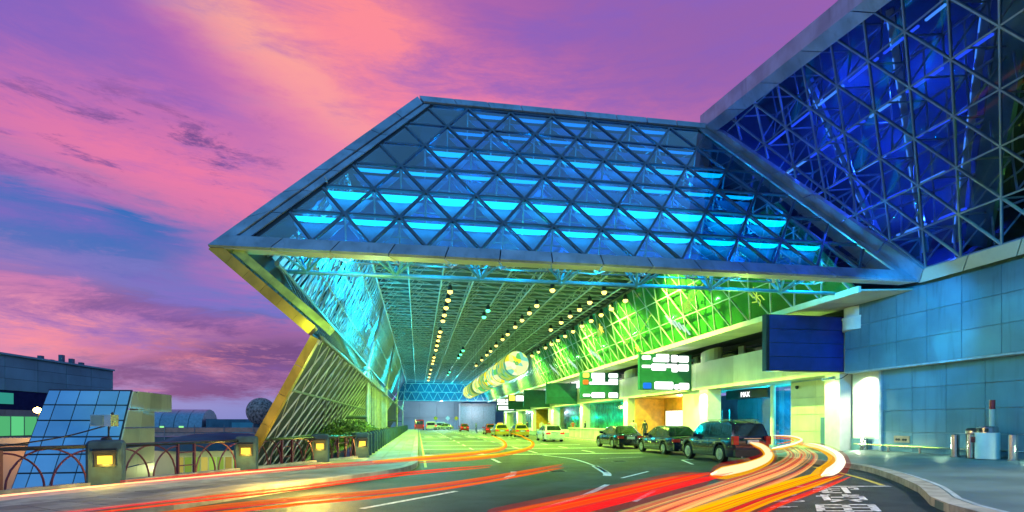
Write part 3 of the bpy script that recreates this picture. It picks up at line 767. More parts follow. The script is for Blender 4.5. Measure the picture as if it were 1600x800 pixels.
# ================================================================ OUTWARD LEANING GLASS WALL (right)
gw = thing('leaning_glass_wall', 'tall outward leaning lattice glass wall of the terminal with deep blue lit interior', 'glass wall', (19.4, 12, 7.15))
VP = (Vector((-6.1, 0, 8.45))).normalized(); UP = Vector((0, -1, 0)); NP = UP.cross(VP)
if NP.x > 0: NP = -NP
OP = Vector((19.4, YF, 7.15))
def pp(Y, s): return (YF-Y, s)
sTop = lambda Y: ((15.6-.0787*(24.3-Y))-7.15)/.811
cl = [(YF-YF+.55, .5), (YF-2.5, .5), (YF-2.5, sTop(2.5)-.5), (YF-23.4, sTop(23.4)-.5)]
lattice(OP, UP, VP, NP, cl, 1.4, 1.5, YF-15.5-.7*0, .5, gw, 'glassdark', 'mull2', .05, .08)
Q = lambda Y, s, d=0: OP+UP*(YF-Y)+VP*s+NP*d
fascia(Q(24.6, sTop(24.3)), Q(2.5, sTop(2.5)), Q(2.5, sTop(2.5)-.5), Q(23.6, sTop(23.4)-.5), 10, .2, 'steelblue', 'fascia_panel', gw, NP)
MB().prism([Q(24.6, sTop(24.3)+.55, -.4), Q(2.5, sTop(2.5)+.55, -.4), Q(2.5, sTop(2.5)-.02, -.0), Q(24.6, sTop(24.3)-.02, 0)], .1, NP).build('cornice', 'steelblue', gw)
fascia(Q(YF-.1, 0.02), Q(24.35, HS*1.03), Q(23.45, HS*1.0-.35), Q(YF-.55, .5), 6, .16, 'steelblue', 'valley_panel', gw, NP)
fascia(Q(YF, 0), Q(2.5, 0), Q(2.5, .5), Q(YF-.5, .5), 9, .1, 'beige', 'sill_panel', gw, NP)
MB().prism([Q(24.6, -.1, -.25), Q(2.5, -.1, -.25), Q(2.5, .52, -.12), Q(24, .52, -.12)], .05, NP).build('sill_backing', 'seam', gw)
# interior: tilted columns, blue tubes, beams
blu = emat('blue_tube_light', (.03, .10, 1.0), 1.6); blu2 = emat('pale_blue_tube_light', (.10, .35, 1.0), 1.6)
fr = MB()
for k in range(14):
    Y = 22.8-k*1.4
    for s0 in range(0, 6):
        s_ = .5+1.5*s0
        if s_ > sTop(Y)-1.6: continue
        a = Q(Y, s_, -.1); b = Q(Y-.7, s_+.75, -1.5)
        fr.tube(a, b, .035, 5, caps=False); fr.tube(Q(Y-1.4, s_, -.1), b, .035, 5, caps=False); fr.tube(Q(Y-.7, s_+1.5, -.1), b, .035, 5, caps=False)
        fr.tube(b, Q(Y-2.1, s_+.75, -1.5), .05, 5, caps=False); fr.tube(b, Q(Y-1.4, s_+2.25, -1.5), .03, 5, caps=False)
fr.build('space_frame_strut', 'tube', gw, kind='stuff')
for s_ in (1.9, 3.4, 4.9, 6.4, 7.9):
    for k in range(7):
        Y0 = 22.5-k*1.55
        if s_ > sTop(Y0)-1.2 or Y0 < 18.8-s_*.66: continue
        MB().beam(Q(Y0, s_, -.75), Q(Y0-1.3, s_, -.75), .075, .06).build('strip_light', blu if (k+int(s_)) % 3 else blu2, gw)
for Y0, dY in ((21.3, 1.2), (19.6, 3.4), (18.3, 5.6)):
    p = Q(Y0, .6, -1.7); q_ = Q(Y0-dY, 9.0, -1.7)
    MB().beam(p, q_, .22, .22).build('inner_column', 'tube', gw)
    for t in range(14): MB().tube(lerp(p, q_, (t+.1)/14)+NP*.2, lerp(p, q_, (t+.7)/14)+NP*.2, .022, 5).build('rope_light', blu2, gw)
MB().beam(Q(17.4, .3, -1.4), Q(11.0, 9.6, -1.4), .75, .25, NP).build('inner_column', 'panel', gw)
MB().prism([Q(18.2, .05, -1.7), Q(18.2, .05, -4.1), Q(11.2, 10.4, -3.3), Q(11.2, 10.4, -1.7)], .1, (0, 1, 0)).build('added_light_block', 'deckdark', gw)  # added dark wall that keeps the blue light off the near bays
MB().prism([Q(25.0, -.3, -.2), Q(25.0, -.3, -4.2), Q(24.6, 10.6, -3.4), Q(24.6, 10.6, -.1)], .1, (0, 1, 0)).build('end_partition', 'deckdark', gw)
MB().prism([Q(25, .0, -.15), Q(2.0, .0, -.15), Q(2.0, -.2, -4.2), Q(25, -.2, -4.2)], .05, (0, 0, -1)).build('room_floor', 'deckdark', gw)
MB().prism([Q(25, sTop(24.3)-.1, -.1), Q(2.0, sTop(2.0)-.1, -.1), Q(2.0, sTop(2.0), -4.0), Q(25, sTop(24.3), -4.0)], .05, (0, 0, 1)).build('room_roof', 'deckdark', gw)
MB().prism([Q(26, -.5, -4.0), Q(2.0, -.5, -4.0), Q(2.0, 10.5, -3.2), Q(26, 10.5, -3.2)], -.1, NP).build('room_backing', 'deckdark', gw)
for Y0 in (15.2, 12.6): 
    for s_ in (2.2, 5.0, 7.6): MB().path([Q(Y0+1.6, s_-.4, -1.6), Q(Y0, s_, -1.6), Q(Y0-1.8, s_+.9, -1.6)], .035, 6).build('ceiling_tube', 'reflector', gw)

# ================================================================ TERMINAL BUILDING (right)
tb = thing('terminal_building', 'terminal frontage with grey panelled walls cream fascia and glazed entrances along the drop-off road', 'building', (20, 30, 0))
XW = 19.7
MB().box((XW+.06, 1.0, 4.0), (XW+.5, 23.1, 7.05)).build('wall', 'joint', tb)
MB().box((XW+.1, 1.0, 7.05), (XW+.6, 23.0, 7.5)).build('wall_head', 'panel', tb)
MB().box((20.16, 1.0, -.1), (20.6, 21.4, 4.0)).build('wall', 'joint', tb)
MB().box((XW+.02, 1.0, 3.93), (20.3, 23.1, 4.0)).build('ledge', 'joint', tb)
y = 23.1; k = 0
while y > 3:
    for r in range(3):
        z0 = 4.0+r*1.02; MB().box((XW, y-1.42+.009, z0+.009), (XW+.058, y-.009, z0+1.02-.009)).build('wall_panel', 'panel', tb)
    y -= 1.42
y = 21.4
while y > 3:
    for r in range(4):
        z0 = .32+r*.915; MB().box((20.1, y-1.5+.009, z0+.009), (20.158, y-.009, z0+.915-.009)).build('wall_panel', 'panel', tb)
    y -= 1.5
# lit bay beside the first pillar
MB().box((20.3, 21.45, .9), (20.6, 23.3, 3.95)).build('lit_bay', 'white', tb)
MB().box((20.22, 21.45, .2), (20.7, 23.3, .9)).build('plinth', 'panel', tb)
MB().lathe([(.16, 0), (.16, .68)], (20.0, 22.3, .25), 14).build('plinth_post', 'inox', tb, 'auto')
MB().box((20.02, 21.38, .3), (20.2, 21.5, 3.95)).build('corner_trim', 'joint', tb)
# cylinder capital beside the blank sign
MB().lathe([(.78, 5.9), (.78, 6.42), (.8, 6.43), (.8, 6.5), (.72, 6.52), (.72, 6.95)], (20.25, 22.7, 0), 24).build('drum', 'white', tb, 'auto')
# cream fascia with joints
y = 23.15
while y < 130:
    w = 4.9 if y < 80 else 12
    MB().box((20.0, y+.012, 4.0), (20.4, min(y+w, 130)-.012, 5.95)).build('fascia_panel', 'beige', tb); y += w
MB().box((20.06, 23.2, 4.02), (24, 130, 4.1)).build('fascia_soffit', 'beige', tb)
MB().box((20.05, 23.2, 5.9), (24, 130, 5.94)).build('terrace', 'beige', tb)
MB().box((22.0, 23.3, 5.95), (22.2, 130, 7.3)).build('upper_wall', 'deckdark', tb)
for k in range(16):
    y0 = 26+k*3.2
    MB().box((21.9, y0, 6.0), (21.98, y0+2.2, 6.8)).build('upper_window', 'carglass', tb)
    MB().box((21.86, y0+2.35, 5.95), (21.99, y0+3.0, 6.9)).build('upper_pier', 'beige', tb)
# pillars with sloped round tops every 15 m
doors = (0, 3)
for k in range(7):
    Y = 36.7+15*k
    MB().box((19.98, Y-.55, .15), (21.0, Y+.55, 3.99)).build('pillar', 'white', tb)
    cyl = MB(); n = 16; vs = []
    for i in range(n):
        a = 2*math.pi*i/n; x, yy = math.cos(a)*.7, math.sin(a)*.85
        vs += [(20.6+x, Y+yy, 5.9), (20.6+x, Y+yy, 6.75+.16*x-.18*yy)]
    cyl.add(vs, [(2*i, 2*((i+1) % n), 2*((i+1) % n)+1, 2*i+1) for i in range(n)]+[tuple(2*i+1 for i in range(n))])
    cyl.build('pillar_top', 'beige', tb)
MB().box((19.98, 23.75, .15), (20.6, 24.75, 3.99)).build('pillar', 'white', tb)
MB().box((20.1, 24.8, .15), (20.5, 25.2, 1.9)).build('pillar_base', 'panel', tb)
MB().box((20.65, 23.3, .15), (20.9, 25.0, 3.99)).build('return_wall', 'beige', tb)
# cream panel wall and cyan lit lobby glass
for c in range(2):
    for r in range(4): MB().box((21.5, 25.2+c*2.1+.01, .22+r*.94+.01), (21.58, 27.3+c*2.1-.01, 1.16+r*.94-.01)).build('wall_panel', 'beige', tb)
MB().box((21.6, 25, .2), (21.7, 29.5, 4.0)).build('wall', 'joint', tb)
lob = glassmat('lobby_glass', (.55, .8, .85), .2)
for Y0 in (29.5, 31.9, 34.3):
    MB().box((22.6, Y0+.03, .2), (22.63, Y0+2.35, 3.95)).build('lobby_pane', lob, tb)
for Y0 in (29.6, 32.2): MB().tube((22.3, Y0, .2), (22.3, Y0, 4.0), .16, 12).build('lobby_column', 'white', tb, 'auto')
for Y0 in (37.7, 38.7, 39.7): MB().box((22.55, Y0, .2), (22.6, Y0+.04, 2.6)).build('door_bar', 'inox', tb)
MB().box((22.58, 36.9, 1.0), (22.62, 41, 1.12)).build('door_bar', 'mull', tb)
MB().box((28.4, 24, 0), (28.5, 60, 4.2)).build('lobby_wall', pmat('lobby_back', (.10, .30, .4), .5, 0, .4, .5), tb)
MB().box((22.4, 24, .16), (28.4, 130, .2)).build('lobby_floor', 'pave', tb)
MB().box((22.2, 32.6, 3.3), (22.35, 37.5, 3.95)).build('header', 'black', tb)
# module fronts
orange_in = [(40.3, 50.2), (85.4, 95.0)]
for y0, y1 in orange_in:
    MB().box((20.3, y0, .2), (23.2, y0+.12, 3.99)).build('doorway_lining', 'orange', tb)
    MB().box((20.3, y1-.12, .2), (23.2, y1, 3.99)).build('doorway_lining', 'orange', tb)
    for i in range(6): MB().box((20.3, y0+.12+i*(y1-y0-.24)/6+.01, 3.9), (23.2, y0+.12+(i+1)*(y1-y0-.24)/6-.01, 3.97)).build('ceiling_board', 'orange', tb)
    MB().box((23.2, y0, .2), (23.3, y1, 4)).build('doorway_back', 'orange', tb)
    for i in range(4):
        MB().box((23.12, y0+4.4+i*1.25, .2), (23.18, y0+5.5+i*1.25, 2.75)).build('lit_door', emat('lit_door_glow', (.9, 1, .75), 1.6), tb)
    MB().box((20.2, y0-3.2, .2), (20.5, y0-.02, 3.99)).build('front_wall', 'beige', tb)
gl = [(50.3, 51.1), (52.2, 65.8), (67.3, 80.6), (82.2, 85.3), (95, 96), (97.5, 111), (112.6, 126)]
for y0, y1 in gl:
    n = max(1, round((y1-y0)/1.7)); w = (y1-y0)/n
    for i in range(n):
        if (y1-y0) > 3: MB().box((20.8, y0+i*w+.03, .75), (20.84, y0+(i+1)*w-.03, 3.95)).build('window_pane', 'glassgreen', tb)
    MB().box((20.75, y0, .2), (20.95, y1, .75)).build('window_sill_wall', 'beige', tb)
MB().box((22.4, 50.3, .2), (22.5, 130, 3.99)).build('inner_wall', pmat('inner_green_wall', (.05, .42, .36), .4, 0, .7, 1.5), tb)
MB().prism([(24, 129.9, 0), (20, 129.9, 0), (20, 129.9, 6), (24, 129.9, 6)], .1).build('end_wall', 'beige', tb)
for (y0, y1) in ((58, 64), (65, 71), (72, 79), (84, 92)):
    MB().box((19.9, y0, 6.05), (20.05, y1, 6.95)).build('light_box', emat('light_box_white', (.95, 1, .9), 1.7), tb)
# low steel rail along the wall foot
rl = thing('bumper_rail', 'low metal bumper rail running along the foot of the grey panelled wall', 'rail', (19.75, 14, .4))
MB().tube((19.75, 4, .66), (19.75, 22.6, .66), .035, 8).build('rail_tube', 'inox', rl, 'auto')
y = 22.2
while y > 4: MB().tube((19.75, y, .38), (19.75, y, .66), .05, 8).build('rail_post', 'inox', rl, 'auto'); y -= 1.5
sk = thing('outlet_plate', 'metal plate with two pairs of dark round outlets on the grey wall', 'outlet plate', (20.09, 20.4, .95))
MB().box((20.06, 20.0, .80), (20.098, 20.75, 1.08)).build('plate', pmat('tan_plate', (.4, .28, .2), .4, .5), sk)
for yy in (20.15, 20.27, 20.48, 20.6): MB().lathe([(.05, 20.03), (.05, 20.06)], (0, yy, .92), 10, 'x').build('socket', 'black', sk)

# ---- hanging signs, every 15 m
whiteE = emat('lit_sign_white', (1, 1, .98), 2.2); blueE = emat('lit_sign_blue', (.02, .2, .8), 1.2); orE = emat('lit_sign_orange', (1, .25, .03), 1.3); yeE = emat('lit_sign_yellow', (1, .8, .1), 1.6)
signblue = pmat('blue_sign_board', (.015, .03, .22), .35, .1, .15, 2); signgreen = pmat('green_sign_board', (.01, .11, .08), .4, 0, .15, 2)
def signframe(lab, Y, m, boards, gap, X0=15.95, X1=20.0, z0=4.05, z1=6.68):
    t = thing('hanging_sign', lab, 'sign', (18, Y, z0), None)
    MB().box((X0, Y+.02, z0), (X1, Y+.34, z1)).build('sign_box', 'black' if m is signblue else m, t)
    h = (z1-z0-.06)/boards
    for i in range(boards): MB().box((X0+.14 if boards > 1 else X0+.05, Y-.02, z0+.03+i*h+gap), (X1-.04, Y+.018, z0+.03+(i+1)*h-gap)).build('sign_board', m, t)
    MB().box((X1, Y+.1, z1-.5), (X1+.3, Y+.26, z1-.3)).build('bracket', 'mull', t); MB().box((X1, Y+.1, z0+.2), (X1+.3, Y+.26, z0+.4)).build('bracket', 'mull', t)
    return t
signframe('large blank dark blue sign of four boards next to the grey wall', 23.5, signblue, 4, .012)
# blurred white blocks of lit lettering as the photograph shows them: (x0,x1,z0,z1) in sign fractions
def letters(t, Y, blocks):
    for (a, b, c, d, m) in blocks:
        w = 4.05; h = 2.63; x0 = 15.95+a*w; x1 = 15.95+b*w; z1 = 6.68-c*h; z0 = 6.68-d*h; r = min(.1, (z1-z0)*.3)
        P = []
        for cx, cz, a0 in ((x1-r, z1-r, 0), (x0+r, z1-r, 90), (x0+r, z0+r, 180), (x1-r, z0+r, 270)):
            for k in range(4): P.append((cx+r*math.cos(R(a0+k*30)), Y-.024, cz+r*math.sin(R(a0+k*30))))
        MB().prism(P[::-1], .03, (0, -1, 0)).build('lit_lettering', m, t)
w_ = whiteE
s2 = signframe('green sign with white lit lettering and a small blue symbol above the amber doorway', 38.5, signgreen, 1, 0)
letters(s2, 38.5, [(.04,.21,.05,.16,w_),(.25,.56,.10,.22,w_),(.31,.56,.0,.12,w_),(.60,.73,.02,.22,w_),(.74,.94,.04,.22,w_),(.04,.21,.31,.39,w_),(.22,.5,.27,.46,w_),(.5,.72,.27,.38,w_),(.61,.73,.36,.5,w_),(.74,.94,.27,.47,w_),(.28,.64,.77,.98,w_),(.66,.75,.84,.98,w_),(.75,.95,.80,.98,w_),(.06,.22,.80,.97,blueE)])
s3 = signframe('green sign with white lit lettering and an orange square symbol', 53.5, signgreen, 1, 0)
letters(s3, 53.5, [(.06,.22,.03,.2,yeE),(.28,.62,.02,.24,w_),(.31,.62,.24,.36,w_),(.72,.96,.03,.2,w_),(.72,.96,.24,.36,w_),(.06,.2,.28,.46,orE),(.22,.96,.36,.46,w_),(.06,.25,.82,.92,w_),(.28,.62,.76,.96,w_),(.72,.96,.76,.96,w_)])
signframe('blank green sign beyond the lit sign with the orange symbol', 68.5, signgreen, 3, .006)
s5 = signframe('far green sign with a lit upper half and yellow round symbol', 98.5, signgreen, 1, 0)
letters(s5, 98.5, [(.04,.3,.05,.4,yeE),(.34,.95,.05,.42,w_)])
signframe('blank green sign second beyond the lit signs', 83.5, signgreen, 2, .006)
s7 = signframe('farthest lit green sign covered in white lettering', 113.5, signgreen, 1, 0)
letters(s7, 113.5, [(.04,.45,.05,.3,w_),(.5,.95,.05,.3,w_),(.04,.95,.36,.5,w_),(.1,.9,.6,.9,w_)])
# small word over the glazed lobby
fc = bpy.data.curves.new('lobby_word', 'FONT'); fc.body = "MAX"; fc.size = .5; fc.extrude = .01
fo = bpy.data.objects.new('lobby_word', fc); C.objects.link(fo); bpy.context.view_layer.update()
me = bpy.data.meshes.new_from_object(fo.evaluated_get(bpy.context.evaluated_depsgraph_get())); bpy.data.objects.remove(fo)
me.transform(Matrix.Rotation(R(-90), 4, 'Z') @ Matrix.Rotation(R(90), 4, 'X')); me.materials.clear(); me.materials.append(whiteE)
wo = bpy.data.objects.new('lobby_lettering', me); C.objects.link(wo); wo.parent = tb; wo.location = Vector((22.17, 35.6, 3.42))-ROOT[tb.name]

# ---- amber wall camera & starry stickers on the glass wall
lg = thing('window_star', 'yellow star ornament on the green glass wall above the lit sign', 'ornament', (17.1, 41, 7.6))
def star(c, r, m, par, nm='star'):
    c = Vector(c); P = [c+(Vector((0, 1, 0))*math.cos(R(36*i+90))+VR*math.sin(R(36*i+90)))*(r if i % 2 == 0 else r*.45) for i in range(10)]
    MB().prism(P, .03).build(nm, m, par)
star((17.0, 41.5, 7.5), .38, yeE, lg)
lg2 = thing('window_star', 'yellow star ornament high on the green glass wall behind the second truss lamp row', 'ornament', (16, 50, 10))
star((15.9, 47, 9.9), .5, yeE, lg2)
# ---- light reflected/projected on the glass, built as glowing yellow green strokes
pg = emat('lit_pattern_yellow', (.55, .9, .12), .9); pw = emat('lit_pattern_white', (.7, 1, .85), .9)
def wallpt(Y, s, d=.06):
    p = Vector((17.3, Y, 6.9))+VR*s; return p+Vector((-.91, 0, -.41))*d
k = 0
for Y0, s0, typ in ((24.5, 3.1, 0), (25.5, 1.2, 2), (28, 3.4, 1), (31.5, 2.3, 0), (33, .7, 3), (37, 2.6, 1), (43, 1.6, 2), (47, 3.3, 0), (50, .8, 3), (58, .8, 3), (66, .9, 3)):
    t = thing('glass_light_mark', ['row of yellow ripples of light', 'long dotted yellow streak of light', 'yellow flower shaped patch of light', 'white block of light'][typ]+' on the glass wall %s' % ['nearest the blue sign', 'low beside the blue sign', 'high near the front edge', 'above the blank blue sign', 'over the first lit sign', 'between the first two lit signs', 'above the amber doorway', 'high above the amber doorway', 'over the second lit sign', 'left of the second lit sign', 'over the green blank sign'][k], 'light_mark', tuple(wallpt(Y0, s0)))
    k += 1
    for i in range({0: 7, 1: 9, 2: 6, 3: 5}[typ]):
        if typ == 0: P = [wallpt(Y0+i*.16-.5, s0+.55*math.sin(i)), wallpt(Y0+i*.16, s0+.1), wallpt(Y0+i*.16+.5, s0-.5)]; MB().path(P, .022, 4).build('stroke', pg, t)
        elif typ == 1: MB().path([wallpt(Y0+i*.5, s0-.17*i*.9), wallpt(Y0+i*.5+.33, s0-.17*(i+.6)*.9)], .045, 4).build('stroke', pg, t)
        elif typ == 2:
            a = i*1.05; MB().path([wallpt(Y0, s0), wallpt(Y0+.3*math.cos(a), s0+.3*math.sin(a)), wallpt(Y0+.55*math.cos(a+.6), s0+.5*math.sin(a+.6))], .03, 4).build('stroke', pg, t)
        else:
            a = i*.42; MB().prism([wallpt(Y0+a, s0-.3+a*.6), wallpt(Y0+a+.2, s0-.3+a*.6), wallpt(Y0+a+.55, s0+.45+a*.6), wallpt(Y0+a+.35, s0+.45+a*.6)], .02).build('stroke', pw, t)

# ---- lantern drums hanging along the hall
lm = bpy.data.materials.new('patterned_lantern'); lm.use_nodes = True; t_ = lm.node_tree; t_.nodes.clear()
o_ = t_.nodes.new('ShaderNodeOutputMaterial'); e_ = t_.nodes.new('ShaderNodeEmission'); g_ = t_.nodes.new('ShaderNodeNewGeometry')
v_ = t_.nodes.new('ShaderNodeTexVoronoi'); v_.inputs['Scale'].default_value = 2.6; t_.links.new(g_.outputs['Position'], v_.inputs['Vector'])
r_ = t_.nodes.new('ShaderNodeValToRGB'); r_.color_ramp.interpolation = 'CONSTANT'
cols = [(0, (.8, 1, .25)), (.3, (1, .85, .04)), (.45, (.9, 1, .6)), (.62, (.12, .62, .12)), (.72, (.8, .9, .4)), (.88, (.2, .7, .5))]
r_.color_ramp.elements[0].color = (*cols[0][1], 1); r_.color_ramp.elements[1].position = .3; r_.color_ramp.elements[1].color = (*cols[1][1], 1)
for p_, c_ in cols[2:]:
    e2 = r_.color_ramp.elements.new(p_); e2.color = (*c_, 1)
sp_ = t_.nodes.new('ShaderNodeSeparateColor'); t_.links.new(v_.outputs['Color'], sp_.inputs[0]); t_.links.new(sp_.outputs[0], r_.inputs[0])
t_.links.new(r_.outputs[0], e_.inputs[0]); e_.inputs[1].default_value = 1.15; t_.links.new(e_.outputs[0], o_.inputs[0])
lm2 = lm.copy(); lm2.name = 'green_patterned_lantern'
for n_ in lm2.node_tree.nodes:
    if n_.type == 'EMISSION': n_.inputs[1].default_value = .8
    if n_.type == 'VALTORGB':
        for e3, c3_ in zip(n_.color_ramp.elements, ((.45, .85, .12), (.85, .85, .05), (.30, .80, .35), (.10, .6, .10), (.75, .9, .18), (.15, .65, .4))): e3.color = (*c3_, 1)
ldk = emat('shaded_lantern', (.12, .35, .12), .8)
names = ['nearest the camera', 'second from the front', 'third from the front', 'fourth from the front', 'darkest one near the far end', 'farthest from the camera']
for i in range(6):
    Y = 39.4+i*6.6; L = 4.2
    t = thing('lantern_drum', 'patterned yellow green drum lantern, %s in the row' % names[i], 'lantern', (7, Y, 5.9), 'drum lanterns hanging in a row')
    MB().lathe([(.9, 0), (.9, L)], (7, Y, 5.9), 28, 'y').build('shade', lm2 if i % 2 == 0 or i == 4 else lm, t, 'auto'); MB().lathe([(.86, -.012), (.86, -.004)], (7, Y, 5.9), 28, 'y').build('face', lm if i != 4 else ldk, t)
    for yy in (Y, Y+L): MB().lathe([(.9, -.02), (.925, -.02), (.925, .02), (.9, .02)], (7, yy, 5.9), 28, 'y', False).build('hoop', 'black' if yy == Y else 'tubed', t)
    MB().lathe([(.14, -.03), (.14, -.01)], (7, Y, 5.9), 12, 'y').build('hub', 'tubed', t)
    for yy in (Y+.4, Y+L-.4): MB().tube((7, yy, 6.78), (7, yy, 11.3), .012, 4).build('cable', 'black', t)

# ---- ceiling flood lamps
lampG = emat('lamp_green_white', (.45, 1, .25), 3.2); lampY = emat('lamp_yellow_white', (1, .75, .15), 4); lampC = emat('lamp_bluish_green', (.12, 1, .5), 3)
def floodlamp(x, y, z, mt, label, lit):
    t = thing('flood_lamp', label, 'lamp', (x, y, z), 'flood lamps under the hall ceiling')
    MB().lathe([(.13, -.12), (.17, .02), (.17, .12), (.1, .26)], (x, y, z-.28), 10).build('housing', 'black', t, 'auto')
    MB().lathe([(.02, -.36), (.13, -.31), (.19, -.22), (.17, -.13)], (x, y, z-.28), 10).build('lens', mt, t)
    MB().tube((x, y, z-.05), (x, y, z+.08), .03, 5).build('stem', 'black', t)
rows_ = [(2.2, [38.8, 41.5, 44.3, 47.3, 50, 56, 59, 62, 66, 70, 78, 82, 86, 96, 104, 112, 120]), (5.6, [44.8, 47.6, 70, 74, 78, 100, 106]),
         (9.1, [37.2, 42.3, 45.2, 48.5, 52, 56.5, 60, 65, 70, 74, 80, 88]), (12.8, [37.2, 40.5, 43.2, 46, 49, 53]), (15.05, [39, 42, 44.5, 47.2, 50, 53, 56, 59, 62, 65, 69, 73, 78, 84, 90, 98])]
rown = ['leftmost', 'second', 'middle', 'fourth', 'rightmost']
i_ = 0
for ri, (x, yl) in enumerate(rows_):
    for j, y in enumerate(yl):
        mt = [lampY, lampG, lampY, lampC][(i_*7+j) % 4]; i_ += 1
        floodlamp(x, y, 11.2 if ri < 4 else 11.1, mt, ('%s flood lamp in the %s lamp row under the hall ceiling' % ({id(lampG): 'green white', id(lampY): 'warm yellow', id(lampC): 'bluish green'}[id(mt)], rown[ri])) if j else 'flood lamp nearest the camera in the %s row under the hall ceiling' % rown[ri], 0)

# ================================================================ VEHICLES
def car(name, label, cat, x, y, rot, paint, L=4.6, Wd=1.8, H=1.45, suv=False, lit=False, group=None, roofsign=None):
    """built with its rear axle at the origin, nose towards +Y, then moved"""
    t = thing(name, label, cat, (0, 0, 0), group)
    hw = Wd/2; wr = .36 if suv else .32; fa = L*.585; r0 = -L*.21; r1 = L*.79
    belt = (1.02 if suv else .93); hood = (1.0 if suv else .82); boot = belt if suv else .95
    def zb(s):
        z = .24 if suv else .2
        for ax in (0, fa):
            d = abs(s-ax)
            if d < wr+.09: z = max(z, wr+math.sqrt(max(0, (wr+.08)**2-d*d)))
        return z
    def zt(s):
        u = (s-r0)/L
        K = [(0, boot-.10), (.03, boot-.01), (.2, boot+.02), (.6, belt), (.72, hood+.06), (.93, hood-.12), (.985, hood-.22), (1, hood-.36)]
        for (a, b), (c, d) in zip(K[:-1], K[1:]):
            if u <= c: return b+(d-b)*(u-a)/(c-a)
        return K[-1][1]
    def wd(s):
        u = (s-r0)/L
        return hw*(1-.16*max(0, (.10-u)/.10)**1.6-.26*max(0, (u-.86)/.14)**1.8)
    st = [r0, r0+.05, r0+.12]; s = r0+.2
    while s < r1-.2: st.append(s); s += .085
    st += [r1-.12, r1-.05, r1]
    vs = []; n = 11
    for s in st:
        w = wd(s); a = zb(s); b = zt(s); m_ = a+(b-a)*.5
        if a > b-.1: a = b-.1
        sec = [(w*.90, a), (w*.985, a+.03), (w, a+(b-a)*.4), (w*.985, b-.10), (w*.93, b-.02), (0, b+.025)]
        P = [(-p[0], p[1]) for p in sec]+[(p[0], p[1]) for p in reversed(sec[:-1])]
        vs += [(p[0], s, p[1]) for p in P]
    fs = [(i*n+k, i*n+k+1, (i+1)*n+k+1, (i+1)*n+k) for i in range(len(st)-1) for k in range(n-1)]
    fs += [(i*n+n-1, i*n, (i+1)*n, (i+1)*n+n-1) for i in range(len(st)-1)]
    fs += [tuple(range(n))[::-1], tuple(range((len(st)-1)*n, len(st)*n))]
    MB().add(vs, fs).build('body', paint, t, 'auto')
    # cabin
    if suv: K = [(r0+.10, belt, hw*.93), (r0+.32, H-.10, hw*.80), (r0+.55, H, hw*.78), (L*.30, H, hw*.80), (L*.40, H-.06, hw*.80), (L*.565, belt, hw*.92)]
    else: K = [(r0+.42, belt, hw*.90), (r0+1.0, H-.07, hw*.70), (r0+1.35, H, hw*.70), (L*.26, H-.01, hw*.72), (L*.34, H-.07, hw*.74), (L*.545, belt-.02, hw*.90)]
    vs = []
    for (s, z, w) in K:
        e = .05 if z > belt+.1 else 0
        wb = hw*.93
        vs += [(-wb, s if z < belt+.1 else s, belt-.03), (-w, s, z-e), (-w*.86, s, z+.005), (w*.86, s, z+.005), (w, s, z-e), (wb, s, belt-.03)]
    fs = [(i*6+k, i*6+k+1, (i+1)*6+k+1, (i+1)*6+k) for i in range(len(K)-1) for k in range(5)]+[(0, 1, 2, 3, 4, 5)[::-1], tuple(range(30, 36))]
    MB().add(vs, fs).build('cabin', paint, t, 'auto')
    # glass, 4 mm proud
    for sg in (-1, 1):
        def sidept(s, f):   # point on cabin side at station s, height fraction
            for (a, za, wa), (c, zc, wc) in zip(K[:-1], K[1:]):
                if s <= c:
                    u = (s-a)/(c-a); z = za+(zc-za)*u-.05; w = wa+(wc-wa)*u; break
            zz_ = belt-.01+(z-belt-.0)*f
            fr_ = (zz_-(belt-.03))/max(.02, (z-(belt-.03)))
            return (sg*(hw*.93+(w-hw*.93)*fr_+.006), s, zz_)
        a0, a1 = K[0][0], K[-1][0]
        cuts = [(a0+(.22 if not suv else .14), a0+.75), (a0+.82, (a0+a1)/2+.05), ((a0+a1)/2+.13, a1-.18)]
        for c0, c1 in cuts:
            S_ = [c0+(c1-c0)*i/5 for i in range(6)]
            lo = [sidept(s, .08) for s in S_]; hi = [sidept(s, .90) for s in S_]
            MB().add(lo+hi, [(i, i+1, 7+i, 6+i) for i in range(5)]).build('side_window', 'carglass', t)
        MB().box((sg*hw*.93, L*.40, belt-.0), (sg*(hw+.17), L*.40+.1, belt+.15)).build('mirror', paint, t)
        MB().beam((sg*(hw*.995), r0+.7, belt-.16), (sg*hw*.995, L*.55, belt-.17), .012, .02).build('trim_strip', 'inox', t)
        for s in (L*.06, L*.30): MB().box((sg*hw*.97, s, belt-.24), (sg*(hw+.02), s+.17, belt-.20)).build('door_handle', 'inox', t)
        for s in (-L*.02+.1, L*.18, L*.40): MB().box((sg*hw*.99, s, .45), (sg*(hw*1.003), s+.012, belt-.05)).build('door_gap', 'black', t)
    # rear and front glass
    def cross(i, j, f0, f1, nm):
        (s0, z0, w0), (s1, z1, w1) = K[i], K[j]
        a = lambda f, k: (k*(w0+(w1-w0)*f)*.84, s0+(s1-s0)*f, z0+(z1-z0)*f+.004)
        v = [a(f0, -1), a(f0, 1), a(f1, 1), a(f1, -1)]; d = -.012 if i == 0 else .012
        MB().add([(p[0], p[1]+d, p[2]+.012) for p in v], [(0, 1, 2, 3)]).build(nm, 'carglass', t)
    cross(0, 1, .1, .9, 'rear_window'); cross(5, 4, .08, .92, 'windscreen')
    # lights, bumpers, plate
    lz = belt-.27 if not suv else belt-.18
